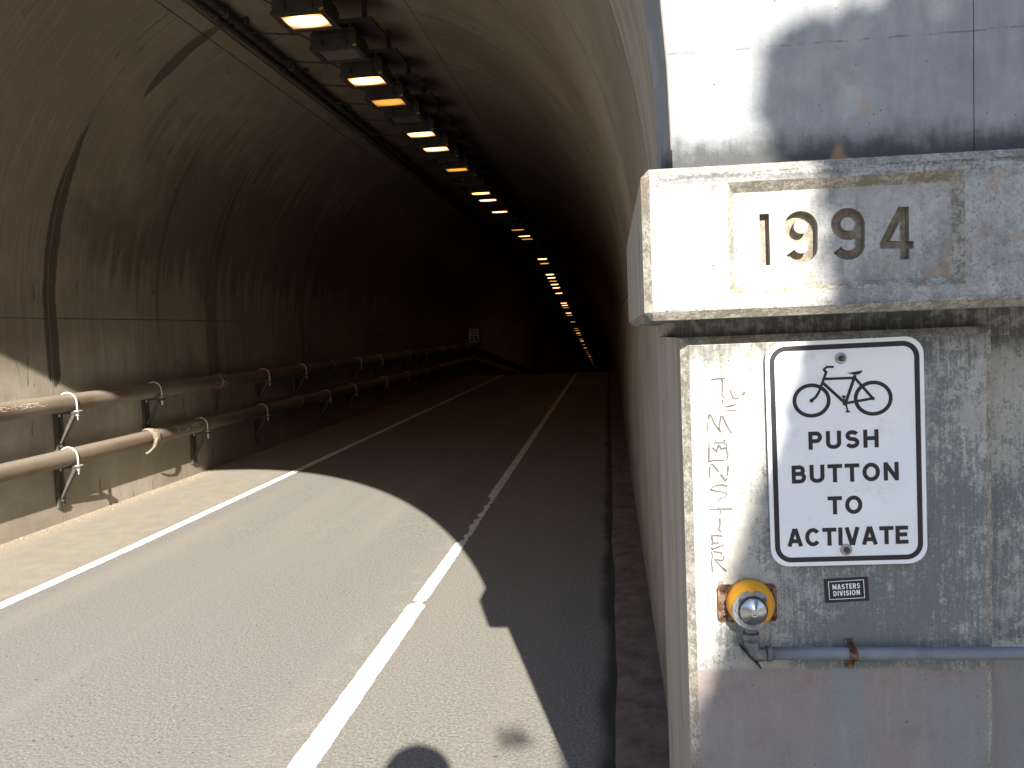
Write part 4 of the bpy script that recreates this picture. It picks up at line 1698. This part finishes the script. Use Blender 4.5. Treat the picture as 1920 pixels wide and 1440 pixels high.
def pipe(name, label, z0, slope, r, coupl, wrap):
    yq = [2.4] + [3 + 1.5 * i for i in range(17)] + [27.5 + .4 * i for i in range(12)] + [33 + 3 * i for i in range(20)]
    zc = lambda y: z0 + zp(y)
    t = thing(name, (XP, 6, z0), label, 'pipe', 'pipes along the left wall')
    mb = MB()
    mb.tube([(XP, y, zc(y)) for y in yq], r, 24)
    part('pipe_run', mb, M_PIPE, t)
    for y in coupl:
        mb = MB()
        prof_ = [(-.075, r * 1.02), (-.07, r * 1.20), (-.045, r * 1.24), (-.04, r * 1.12), (.04, r * 1.12), (.045, r * 1.24), (.07, r * 1.20), (.075, r * 1.02)]
        mb.tube([(XP, y + a, zc(y + a)) for a, b in prof_], [b for a, b in prof_], 24)
        for sx_ in (-1, 1):
            mb.box((XP - .02 + sx_ * r * 1.2, y - .05, zc(y) - .018), (XP + .02 + sx_ * r * 1.2, y + .05, zc(y) + .018))
        part('coupling', mb, M_PIPE, t)
    for y in wrap:
        # torn sheet of lagging hanging off a joint
        mb = MB()
        n_a, n_w = 30, 6
        for i in range(n_a + 1):
            deg = 165 - 245 * i / n_a
            a = radians(deg)
            tip = max(0.0, min(1.0, (5 - deg) / 80))
            for j in range(n_w + 1):
                v = j / n_w
                crease = .018 if j in (2, 3) else (.004 if j in (0, 6) else .010)
                rr = r * 1.06 + crease + .030 * tip + .010 * mnoise.noise(Vector((i * .9, j * .8, 5))) * (1 if j else .2)
                wd = .15 * (1 - .86 * tip)
                yy_ = y - .075 + .15 * v * (1 - .86 * tip) - .06 * tip * tip + .012 * mnoise.noise(Vector((i * .45, 2.5, 5)))
                q_ = (XP + rr * cos(a), yy_, zc(y) + rr * sin(a) - .035 * tip)
                mb.v.append(Vector(q_))
        for i in range(n_a):
            for j in range(n_w):
                a = i * (n_w + 1) + j
                mb.f.append((a, a + 1, a + n_w + 2, a + n_w + 1))
                mb.smooth.append(False)
        part('torn_wrap', mb, M_WRAP, t, label='pale torn lagging hanging from the joint')
    return t


up_pipe = pipe('wall_pipe', 'upper of the two rusty brown pipes on the left wall', 1.145, 0.01, .083, (9.85, 14.06, 18.3, 22.6, 26.9), ())
lo_pipe = pipe('wall_pipe', 'lower of the two rusty brown pipes on the left wall', 0.630, 0.01, .082, (12.45, 16.1, 20.3, 24.6), (8.2,))


def u_bolt(t, y, z, r):
    mb = MB()
    rb = .0085
    pts = [(XP + r + .012, y, z - r - .085), (XP + r + .012, y, z)] + [(XP + (r + .012) * cos(radians(a)), y, z + (r + .012) * sin(radians(a))) for a in range(15, 181, 15)] + [(XP - r - .012, y, z - r - .05)]
    mb.tube(pts, rb, 8)
    mb.tube([(XP + r + .012, y, z - r - .045), (XP + r + .012, y, z - r - .030)], .017, 6)
    part('u_bolt', mb, M_WHITE, t)


def bracket(y, z0, r, label, group):
    z = z0 + zp(y)
    t = thing('pipe_bracket', (LW, y, z - r - .03), label, 'bracket', group)
    mb = MB()
    mb.box((LW + .002, y - .05, z - r - .40), (LW + .032, y - .008, z - r - .010))
    mb.box((LW + .002, y + .008, z - r - .40), (LW + .032, y + .05, z - r - .010))
    mb.box((LW + .002, y - .008, z - r - .40), (LW + .012, y + .008, z - r - .010))
    part('wall_channel', mb, M_STEEL, t)
    mb = MB()
    mb.box((LW + .033, y - .022, z - r - .026), (XP + r + .045, y + .022, z - r - .002))
    part('arm', mb, M_STEEL, t)
    mb = MB()
    a, b = Vector((LW + .034, y, z - r - .30)), Vector((XP + r - .015, y, z - r - .028))
    w = Vector((0, .020, 0))
    h = Vector((.012, 0, -.008))
    mb.add([a - w - h, a + w - h, a + w + h, a - w + h, b - w - h, b + w - h, b + w + h, b - w + h], [(0, 3, 2, 1), (4, 5, 6, 7), (0, 1, 5, 4), (1, 2, 6, 5), (2, 3, 7, 6), (3, 0, 4, 7)])
    part('brace', mb, M_STEEL, t)
    mb = MB()
    mb.tube([(LW + .030, y, z - r - .335), (LW + .048, y, z - r - .335)], .014, 6, True, False)
    part('bolt', mb, M_STEEL, t)
    mb = MB()
    mb.box((XP + r + .000, y - .034, z - r - .0015), (XP + r + .040, y + .034, z - r + .006))
    part('washer_plate', mb, M_WHITE, t)
    u_bolt(t, y, z, r)
    return t


ub = [6.90, 8.33, 11.19, 12.64, 15.6, 17.1, 19.6, 21.4, 23.8, 25.6, 28.0]
lb = [6.86, 9.30, 11.06, 13.70, 15.2, 17.4, 19.4, 21.4, 23.4, 25.6, 28.0]
nth = ['first', 'second', 'third', 'fourth', 'fifth', 'sixth', 'seventh', 'eighth', 'ninth', 'tenth', 'eleventh']
for i, y in enumerate(ub):
    lab = ('sunlit' if i == 0 else 'shaded') + ' bracket and white U-bolt under the upper pipe, ' + nth[i] + ' from the tunnel mouth'
    bracket(y, 1.145, .083, lab, 'brackets under the upper pipe')
for i, y in enumerate(lb):
    lab = ('sunlit' if i == 0 else 'shaded') + ' bracket and white U-bolt under the lower pipe, ' + nth[i] + ' from the tunnel mouth'
    bracket(y, .630, .082, lab, 'brackets under the lower pipe')


# pale scratched tags on the pipes
def pipe_fn(z0, r):
    def f(y, t, l):
        a = radians(t)
        return (XP + (r + .0012 + l) * cos(a), y, z0 + zp(y) + (r + .0012 + l) * sin(a))
    return f


mb = MB()
rnd = random.Random(11)
fn = pipe_fn(1.145, .083)
x = 5.92
lf = 0
for word in range(7):
    pts = [(x + rnd.uniform(0, .05), 20 + rnd.uniform(-14, 16)) for _ in range(5)]
    mb.ribbon(pts, .0022, lambda a, b, l: fn(a, b * 1.0, l), False, lf * .00005)
    lf += 1
    x += .060
mb2_ = MB()
for a, b in zip([(5.93, 28), (5.99, 34), (5.98, 18), (5.94, 10)], [(5.99, 34), (5.98, 18), (5.94, 10), (5.93, 4)]):
    pass


def quadline(mb, P, hw_y, fn, lift):
    for (ya, ta), (yb, tb) in zip(P, P[1:]):
        p, q = Vector(fn(ya, ta, lift)), Vector(fn(yb, tb, lift))
        up_ = Vector(fn(ya, ta + 3, lift)) - p
        t = (q - p)
        nrm = Vector(fn(ya, ta, lift + .01)) - p
        w = t.cross(nrm)
        if w.length < 1e-9:
            continue
        w = w.normalized() * hw_y
        mb.add([p + w, p - w, q - w, q + w], [(0, 1, 2, 3)])


mb = MB()
y = 5.93
letters = [[(0, 30), (.05, 34), (.05, 20), (0, 12), (.02, 0)], [(.05, 30), (0, 30), (0, 8), (.05, 8)], [(0, 20), (.04, 20)], [(0, 8), (.02, 32), (.05, 8)], [(0, 8), (0, 32), (.05, 20), (.05, 32)], [(.05, 32), (0, 32), (0, 20), (.05, 20), (.05, 6), (0, 6)], [(0, 32), (.05, 32), (0, 8), (.05, 8)], [(.05, 32), (0, 30), (0, 8), (.05, 10)], [(0, 6), (0, 32), (.05, 28), (.01, 18), (.10, 4), (.14, 12)]]
for L in letters:
    quadline(mb, [(y + a * 1.1, t + rnd.uniform(-2, 2)) for a, t in L], .0022, pipe_fn(1.145, .083), rnd.uniform(0, .0006))
    y += .055
o = link('pipe_scrawl', mb.mesh('pipe_scrawl'), M_CHALK)
tag(o, 'pale scratched scrawl on the sunlit end of the upper pipe', 'graffiti')
mb = MB()
y = 8.62
for L in ([(0, 60), (.05, 20), (.02, 5), (.06, 40), (0, 55)], [(0, 55), (.06, 20), (.06, 55), (.02, 10)], [(0, 58), (.05, 40), (.04, 10), (-.02, -5)], [(0, 60), (.05, 45), (.02, 20), (.06, 20), (.06, 50)], [(0, 40), (.05, 40), (.05, 15), (0, 15), (0, 40)]):
    quadline(mb, [(y + a * 1.3, t) for a, t in L], .005, pipe_fn(.630, .082), rnd.uniform(0, .0006))
    y += .11
quadline(mb, [(8.62 + .03 * i, 28 + 6 * (i % 2)) for i in range(20)], .003, pipe_fn(.630, .082), .0003)
o = link('pipe_scrawl', mb.mesh('pipe_scrawl'), M_CHALK)
tag(o, 'pale scrawl on the shaded lower pipe beside the torn lagging', 'graffiti')

# a dark scribble on the left wall further in
mb = MB()


def wall_fn(y, z, l):
    return (LW + .004 + l, y, z + zp(y))


for i, st_ in enumerate(([(16.6, 1.35), (17.1, 1.75), (17.3, 2.0)], [(17.3, 1.98), (17.9, 2.02), (18.2, 1.85), (17.7, 1.66), (17.0, 1.5)], [(16.8, 1.55), (17.6, 1.72), (18.3, 1.60)], [(16.9, 2.1), (17.0, 1.8)])):
    mb.ribbon(st_, .018, wall_fn, False, i * .0004)
o = link('wall_scribble', mb.mesh('wall_scribble'), M_BLACK)
tag(o, 'dark looping scribble on the left wall above the pipes', 'graffiti')

# ------------------------------------------------------------------ speed limit sign
SPY = 29.0
sp = thing('speed_limit_sign', (LW, SPY, 1.75 + zp(SPY) - .25), 'small white SPEED LIMIT 25 sign on the left wall deep inside', 'sign')


def sp_fn(off):
    return lambda x, y, l: (-4.985 + x, SPY - off - l, 1.735 + y)


mb = MB()
f0, f1 = sp_fn(.004), sp_fn(.0)
out = rrect(.40, .54, .035, 5)
n = len(out)
mb.v = [Vector(f0(x, y, 0)) for x, y in out] + [Vector(f1(x, y, 0)) for x, y in out]
mb.f = [tuple(range(n)), tuple(range(2 * n - 1, n - 1, -1))] + [(i, n + i, n + (i + 1) % n, (i + 1) % n) for i in range(n)]
mb.smooth = [False] * len(mb.f)
part('sign_plate', mb, M_LETTER, sp)
mb = MB()
mb.ribbon(rrect(.375, .515, .028, 5), .006, sp_fn(.006), True)
part('border', mb, M_BLACK, sp)
for txt, x0, x1, y0, y1, sw in (('SPEED', -.145, .145, .135, .215, .018), ('LIMIT', -.125, .125, .030, .110, .018), ('25', -.15, .15, -.215, -.005, .05)):
    mb = MB()
    word_mesh(mb, txt, x0, x1, y0, y1, sw, sp_fn(.007), .22)
    part('lettering', mb, M_BLACK, sp)
mb = MB()
for zz in (1.60, 1.88):
    mb.box((LW + .003, SPY + .002, zz - .015), (-4.80, SPY + .018, zz + .015))
part('arm', mb, M_STEEL, sp)
# little dark box behind it
bx = thing('wall_box', (LW, 31.4, 1.6 + zp(31.4)), 'small dark box and stub on the wall just beyond the speed sign', 'box')
mb = MB()
mb.box((LW + .002, 31.25, 1.30), (LW + .14, 31.55, 1.62))
part('box_body', mb, M_STEEL, bx)
mb = MB()
mb.tube([(LW + .07, 31.4, 1.62), (LW + .07, 31.4, 1.85)], .03, 10)
part('stub', mb, M_STEEL, bx)

# ------------------------------------------------------------------ ceiling conduits
ysq = [2.6] + [3 + 1.2 * i for i in range(20)] + [27.4 + .4 * i for i in range(12)] + [33 + 3 * i for i in range(30)]
for lab, x, z, r, mt in (('thick sooty conduit along the tunnel crown beside the lamps', -3.43, 4.70, .036, M_COND), ('second sooty conduit along the crown, left of the thick one', -3.53, 4.675, .026, M_COND), ('thin bright wire along the crown, leftmost of the conduit run', -3.60, 4.655, .009, M_WIRE)):
    t = thing('ceiling_conduit', (x, 6, z), lab, 'conduit', 'conduit run along the crown')
    mb = MB()
    mb.tube([(x, y, z + zp(y)) for y in ysq], r, 12)
    part('pipe_run', mb, mt, t)
    if r > .02:
        for i in range(16):
            y = 4.1 + 1.525 * i
            mb = MB()
            mb.tube([(x, y - .05, z + zp(y)), (x, y + .05, z + zp(y))], r * 1.35, 12)
            part('coupling', mb, M_COND, t)
            mb = MB()
            mb.box((x - r - .03, y + .3, z + zp(y) + r * .5), (x + r + .03, y + .34, z + zp(y) + r + .06))
            part('clamp', mb, M_PLATE, t)


# ------------------------------------------------------------------ ceiling lamps
def make_lamp(lens):
    root = bpy.data.objects.new('ceiling_lamp', None)
    COL.objects.link(root)
    root.empty_display_size = .1
    mb = MB()
    lo, hi = [(-.225, -.205), (.225, -.205), (.225, .205), (-.225, .205)], [(-.20, -.18), (.20, -.18), (.20, .18), (-.20, .18)]
    mb.v = [Vector((x, y, .032)) for x, y in lo] + [Vector((x, y, .13)) for x, y in lo] + [Vector((x, y, .19)) for x, y in hi]
    for a in (0, 4):
        for i in range(4):
            j = (i + 1) % 4
            mb.f.append((a + i, a + j, a + 4 + j, a + 4 + i))
    mb.f += [(3, 2, 1, 0), (8, 9, 10, 11)]
    mb.smooth = [False] * len(mb.f)
    part_l('housing', mb, M_HOUS, root)
    mb = MB()
    # door frame round the lens
    for x0, x1, y0, y1 in ((-.235, -.182, -.215, .215), (.182, .235, -.215, .215), (-.182, .182, -.215, -.152), (-.182, .182, .152, .215)):
        mb.box((x0, y0, -.004), (x1, y1, .0315))
    fr_ = part_l('door_frame', mb, M_HOUS, root)
    mb = MB()
    mb.box((-.1815, -.1515, .008), (.1815, .1515, .030))
    part_l('lens', mb, lens, root)
    for x in (-.12, .12):
        mb = MB()
        mb.box((x - .018, -.232, .012), (x + .018, -.2155, .085))
        part_l('latch', mb, M_HOUS, root)
    mb = MB()
    mb.box((.15, -.17, .196), (.165, .17, .235))
    mb.box((-.165, -.17, .196), (-.15, .17, .235))
    mb.box((-.22, -.24, .236), (.40, .20, .246))
    mb.add([(.40, -.24, .246), (.40, .20, .246), (.40, .20, .216), (.40, -.24, .216), (.394, -.24, .246), (.394, .20, .246), (.394, .20, .216), (.394, -.24, .216)], [(0, 3, 2, 1), (4, 5, 6, 7), (3, 7, 6, 2), (0, 4, 7, 3), (1, 2, 6, 5)])
    part_l('mounting_plate', mb, M_PLATE, root)
    for x in (-.15, .26):
        mb = MB()
        mb.box((x - .02, -.02, .247), (x + .02, .02, .56))
        part_l('hanger', mb, M_PLATE, root)
    mb = MB()
    mb.tube([(-.92, -.10, .26), (-.60, -.12, .21), (-.34, -.16, .17), (-.24, -.16, .11)], .009, 6)
    part_l('cable', mb, M_COND, root)
    mb = MB()
    mb.box((.192, -.2185, .002), (.226, -.2155, .020))
    part_l('tag', mb, M_YEL_TAG, root)
    return root


def part_l(name, mb, material, parent):
    return link(name, mb.mesh(name), material, parent)


KIND = {'lit': M_LIT, 'dim': M_DIM, 'dead': M_DEAD, 'faint': M_FAINT, 'red': M_RED}
protos = {}
lamp_list = [(5.8, 'dead'), (6.73, 'lit'), (7.6, 'dead'), (8.45, 'lit'), (9.30, 'dim'), (10.1, 'dead'), (10.94, 'lit'), (11.9, 'lit'), (12.7, 'dead'), (13.56, 'dim'), (14.4, 'dead'), (15.3, 'dead'),
             (16.13, 'lit'), (17.07, 'lit'), (18.0, 'dead'), (18.94, 'lit'), (19.9, 'dead'), (20.8, 'dead'), (21.8, 'dead'), (22.76, 'dim'), (23.6, 'dead'), (24.5, 'lit'), (25.4, 'dim'), (26.4, 'dead'), (27.4, 'dead'), (28.4, 'dead'),
             (29.4, 'dead'), (30.3, 'dead'), (31.13, 'lit'), (32.13, 'dim'), (33.1, 'dead'), (34.0, 'dead'), (34.93, 'lit'), (35.85, 'lit'), (36.85, 'dim'), (37.9, 'lit'), (39.0, 'lit'), (40.0, 'dead'), (40.98, 'lit'), (42.0, 'dead'),
             (43.1, 'dead'), (45.1, 'lit'), (46.14, 'lit'), (47.23, 'dim'), (48.3, 'dead'), (50.15, 'lit'), (51.44, 'faint'), (55.75, 'faint'), (60.82, 'dim'), (62.5, 'faint'), (64.87, 'lit'), (67.0, 'dim'), (71.0, 'faint'), (73.4, 'lit'),
             (78, 'faint'), (82.6, 'lit'), (87.9, 'dim'), (91, 'faint'), (94.1, 'dim'), (98.7, 'lit'), (103, 'dim'), (106.6, 'red'), (111, 'dim'), (115.8, 'lit'), (122.9, 'dim'), (130, 'faint'), (140, 'faint'), (150, 'faint')]
words = ['nearest', 'second', 'third', 'fourth', 'fifth', 'sixth', 'seventh', 'eighth', 'ninth', 'tenth', 'eleventh', 'twelfth', 'thirteenth', 'fourteenth', 'fifteenth', 'sixteenth', 'seventeenth', 'eighteenth']
desc = {'lit': 'glowing amber ceiling lamp', 'dim': 'dim orange ceiling lamp', 'dead': 'unlit sooty ceiling lamp', 'faint': 'faint ceiling lamp', 'red': 'reddish ceiling lamp'}
counts = {}
for y, kd in lamp_list:
    if kd not in protos:
        protos[kd] = make_lamp(KIND[kd])
        o = protos[kd]
    else:
        o = copy_tree(protos[kd])
    o.location = (-2.5, y, lamp_z(y))
    slope = (lamp_z(y + .3) - lamp_z(y - .3)) / .6
    o.rotation_euler = (math.atan(slope), 0, 0)
    zone = 'near' if y < 30.5 else ('crest' if y < 56 else 'far')
    c = counts.get((kd, zone), 0)
    counts[(kd, zone)] = c + 1
    if kd == 'red':
        lab = 'tiny reddish lamp far down the falling tunnel'
    elif zone == 'near':
        lab = desc[kd] + ', ' + words[c] + ' of its kind to the tunnel mouth'
    elif zone == 'crest':
        lab = 'small ' + desc[kd] + ' beyond the road crest, ' + words[c] + ' of its kind after the crest'
    else:
        lab = desc[kd] + ' like a speck far down the tunnel, ' + words[c] + ' of its kind there'
    tag(o, lab, 'ceiling lamp', 'ceiling lamps along the crown')

# ------------------------------------------------------------------ grit along the left wall foot
mb = MB()
rnd = random.Random(5)
for i in range(2600):
    y = rnd.uniform(4.5, 12)
    x = LW + .012 + abs(rnd.gauss(0, .085))
    if x > -4.9:
        continue
    s_ = rnd.uniform(.002, .006) * (1.6 if rnd.random() < .04 else 1)
    z = zp(y) + s_ * .3
    pts = [(x + rnd.uniform(-s_, s_), y + rnd.uniform(-s_, s_) * 1.2, z - s_ * .6) for _ in range(3)] + [(x, y, z + s_ * rnd.uniform(.4, 1.0))]
    mb.add(pts, [(0, 1, 2), (0, 1, 3), (1, 2, 3), (2, 0, 3)])
link('grit', mb.mesh('grit'), M_GRAVEL, None, kind='stuff', label='pale grit swept up along the left wall foot')

# ------------------------------------------------------------------ tree outside, behind to the right: shades the pier
AX = Vector((cos(SUN_AZ), sin(SUN_AZ), 0))
BX = (Vector((0, 0, 1)) - SD * SD.z).normalized()
EDGE = [(0.3, .30), (1.2, .47), (1.41, .56), (1.5, .603), (1.6, .642), (1.72, .67), (1.84, .708), (1.9, .744), (2.08, .812), (2.21, .812), (2.32, .81), (2.38, .76), (2.414, .729), (2.448, .712), (2.558, .72), (2.58, .75), (2.586, .90), (2.604, .93), (2.64, .96), (2.9, 1.10), (3.4, 1.40), (4.5, 2.1)]


def edge_a(b):
    for (b0_, a0_), (b1_, a1_) in zip(EDGE, EDGE[1:]):
        if b0_ <= b <= b1_:
            return a0_ + (a1_ - a0_) * (b - b0_) / (b1_ - b0_)
    return 99


def crown_pt(a, b, t):
    return AX * a + BX * b - SD * t


tree = thing('cypress_tree', (2.35, -3.4, 0), 'dense dark tree outside the tunnel whose shade falls across the pier', 'tree')
mb = MB()
tp = [(2.35, -3.4, -.1), (2.30, -3.38, 1.0), (2.38, -3.30, 2.2), (2.30, -3.35, 3.6), (2.25, -3.3, 5.2), (2.3, -3.3, 6.4)]
mb.tube(tp, [.24, .19, .16, .12, .08, .03], 12)
rnd = random.Random(21)
for i in range(16):
    z0_ = rnd.uniform(2.4, 5.0)
    a = rnd.uniform(-1.2, 1.2)
    L = rnd.uniform(.5, .8)
    mb.tube([(2.32, -3.35, z0_), (2.32 + L * .5 * cos(a), -3.35 + L * .5 * sin(a), z0_ + .25), (2.32 + L * cos(a), -3.35 + L * sin(a), z0_ + .35)], [.05, .03, .012], 7)
part('trunk', mb, M_BARK, tree)
leaf, tw = MB(), MB()
for i in range(26000):
    b = rnd.uniform(.32, 4.4)
    ea = edge_a(b)
    wdt = 2.6 - .25 * max(0, b - 2.5)
    soft = abs(rnd.gauss(0, .012)) if rnd.random() < .5 else 0.0
    a = ea + .035 + (rnd.random() ** 1.5) * wdt + soft
    mid_ = ea + wdt * .5
    thick = .30 + 1.1 * sqrt(max(0, 1 - ((a - mid_) / (wdt * .55)) ** 2))
    t = 5.2 + rnd.uniform(-.5, .5) * thick
    p_ = crown_pt(a, b, t)
    s_ = rnd.uniform(.03, .065)
    e1 = Vector((rnd.gauss(0, 1), rnd.gauss(0, 1), rnd.gauss(0, 1))).normalized()
    e2 = e1.cross(Vector((rnd.gauss(0, 1), rnd.gauss(0, 1), rnd.gauss(0, 1)))).normalized()
    leaf.add([p_ - e1 * s_, p_ + e2 * s_ * .55, p_ + e1 * s_, p_ - e2 * s_ * .55], [(0, 1, 2, 3)])
# dense foliage masses well inside the crown
for i in range(1100):
    b = rnd.uniform(.35, 4.2)
    ea = edge_a(b)
    wdt = 2.5 - .25 * max(0, b - 2.5)
    r = rnd.uniform(.05, .17)
    mx = max(edge_a(max(.3, b - r)), edge_a(min(4.5, b + r)), ea)
    if b > 2.36:
        mx += .05 + .16 * max(0.0, mnoise.noise(Vector((b * 7, 3.3, i * .37))))
        if rnd.random() < .35:
            continue
    a = mx + r + .005 + rnd.random() ** 1.7 * wdt
    p_ = crown_pt(a, b, 5.2 + rnd.uniform(-.35, .35))
    bm = bmesh.new()
    bmesh.ops.create_icosphere(bm, subdivisions=2, radius=r * .93)
    vs_ = [p_ + v.co * (1 + .30 * mnoise.noise(v.co * 14 + Vector((i, 0, 0)))) * .9 for v in bm.verts]
    bm.verts.index_update()
    fs = [tuple(v.index for v in f.verts) for f in bm.faces]
    bm.free()
    leaf.add(vs_, fs)
# one stray spray that throws the small blot on the road
c = crown_pt(.432, 1.515, 4.7)
for i in range(52):
    p_ = c + Vector((rnd.gauss(0, .034), rnd.gauss(0, .036), rnd.gauss(0, .028)))
    s_ = rnd.uniform(.012, .026)
    e1 = Vector((rnd.gauss(0, 1), rnd.gauss(0, 1), rnd.gauss(0, 1))).normalized()
    e2 = e1.cross(Vector((rnd.gauss(0, 1), rnd.gauss(0, 1), rnd.gauss(0, 1)))).normalized()
    leaf.add([p_ - e1 * s_, p_ + e2 * s_ * .6, p_ + e1 * s_, p_ - e2 * s_ * .6], [(0, 1, 2, 3)])
part('crown', leaf, M_LEAF, tree, kind='stuff')

# ------------------------------------------------------------------ the photographer, seen only as a shadow on the road
PX, PY, PH = 0.10, -0.185, 1.88
per = thing('person', (PX, PY, 0), 'person holding up a phone whose head shadow falls on the road', 'person')


def skin_mesh(name, verts, edges, radii, material, parent, sub=1):
    me = bpy.data.meshes.new(name)
    me.from_pydata(verts, edges, [])
    o = bpy.data.objects.new(name, me)
    COL.objects.link(o)
    sk = o.modifiers.new('skin', 'SKIN')
    for i, r in enumerate(radii):
        d = me.skin_vertices[0].data[i]
        d.radius = (r, r) if not isinstance(r, tuple) else r
        d.use_root = i == 0
    ss = o.modifiers.new('sub', 'SUBSURF')
    ss.levels = ss.render_levels = sub
    bpy.context.view_layer.update()
    dg = bpy.context.evaluated_depsgraph_get()
    nm = bpy.data.meshes.new_from_object(o.evaluated_get(dg))
    bpy.data.objects.remove(o)
    for pl in nm.polygons:
        pl.use_smooth = True
    return link(name, nm, material, parent)


V = [(0, 0, .98), (0, .0, 1.14), (0, -.01, 1.32), (0, -.02, 1.47), (0, -.01, 1.56), (0, .0, 1.62)]
E_ = [(0, 1), (1, 2), (2, 3), (3, 4), (4, 5)]
R_ = [(.155, .115), (.145, .105), (.17, .12), (.13, .09), (.058, .058), (.06, .06)]
for s_ in (-1, 1):
    b = len(V)
    V += [(s_ * .10, 0, .90), (s_ * .11, .01, .50), (s_ * .115, -.015, .10), (s_ * .12, .10, .045)]
    E_ += [(0, b), (b, b + 1), (b + 1, b + 2), (b + 2, b + 3)]
    R_ += [.092, .062, .045, .042]
    b = len(V)
    V += [(s_ * .195, -.02, 1.45), (s_ * .25, .02, 1.20), (s_ * .13, .13, 1.45), (s_ * .085, .145, 1.545)]
    E_ += [(3, b), (b, b + 1), (b + 1, b + 2), (b + 2, b + 3)]
    R_ += [.062, .045, .032, .026]
body = skin_mesh('body', V, E_, R_, M_SHIRT, per, 2)
body.data.materials.append(M_TROUS)
body.data.materials.append(M_SKIN)
for pl in body.data.polygons:
    z_, y_ = pl.center.z, pl.center.y
    pl.material_index = 1 if z_ < .98 else (2 if (z_ > 1.545 or (y_ > .085 and z_ > 1.3)) else 0)
bm = bmesh.new()
bmesh.ops.create_uvsphere(bm, u_segments=24, v_segments=18, radius=1)
for v in bm.verts:
    c = v.co.copy()
    v.co = Vector((c.x * .078, c.y * .098 + (0.012 if c.z < -.3 and c.y > 0 else 0), c.z * .118))
    if c.y > .9 and abs(c.x) < .25 and -.25 < c.z < .15:
        v.co.y += .020
    if c.y > .6 and .1 < abs(c.x) < .55 and .0 < c.z < .25:
        v.co.y -= .008
    v.co += Vector((0, .025, 1.735))
me = bpy.data.meshes.new('head')
bm.to_mesh(me)
bm.free()
for pl in me.polygons:
    pl.use_smooth = True
link('head', me, M_SKIN, per)
bm = bmesh.new()
bmesh.ops.create_uvsphere(bm, u_segments=24, v_segments=16, radius=1)
for v in bm.verts:
    c = v.co.copy()
    v.co = Vector((c.x * .132, c.y * .125, c.z * .122)) * (1 + .03 * mnoise.noise(c * 6)) + Vector((0, -.004, 1.762))
bmesh.ops.delete(bm, geom=[v for v in bm.verts if v.co.z < 1.70 and v.co.y > -.02 or v.co.y > .075 and v.co.z < 1.80], context='VERTS')
me = bpy.data.meshes.new('hair')
bm.to_mesh(me)
bm.free()
for pl in me.polygons:
    pl.use_smooth = True
link('hair', me, M_HAIR, per)
for s_ in (-1, 1):
    hv = [(s_ * .083, .148, 1.555), (s_ * .080, .152, 1.590)]
    he = [(0, 1)]
    hr = [.022, .030]
    for k_ in range(4):
        b = len(hv)
        z_ = 1.575 + .020 * k_
        hv += [(s_ * .084, .172, z_), (s_ * .070, .182, z_ + .004), (s_ * .052, .178, z_ + .006)]
        he += [(1, b), (b, b + 1), (b + 1, b + 2)]
        hr += [.0095, .0085, .0075]
    b = len(hv)
    hv += [(s_ * .075, .145, 1.620), (s_ * .055, .158, 1.628)]
    he += [(1, b), (b, b + 1)]
    hr += [.011, .009]
    skin_mesh('hand', hv, he, hr, M_SKIN, per, 1)
ph = thing('phone', (PX, -.025, 1.57), 'black phone held up in both hands at the camera position', 'phone')
mb = MB()
mb.box((PX - .075, -.024, 1.565), (PX + .075, -.016, 1.64))
o = part('phone_body', mb, M_PHONE, ph)
bevel_mesh(o.data, lambda e: True, .0025, 2)
mb = MB()
mb.lathe([(.006, 0), (.006, .0015), (.004, .0018)], 14, lambda x, y, h: (PX - .055 + x, -.016 + h, 1.62 + y))
part('phone_lens', mb, M_HOLE, ph)
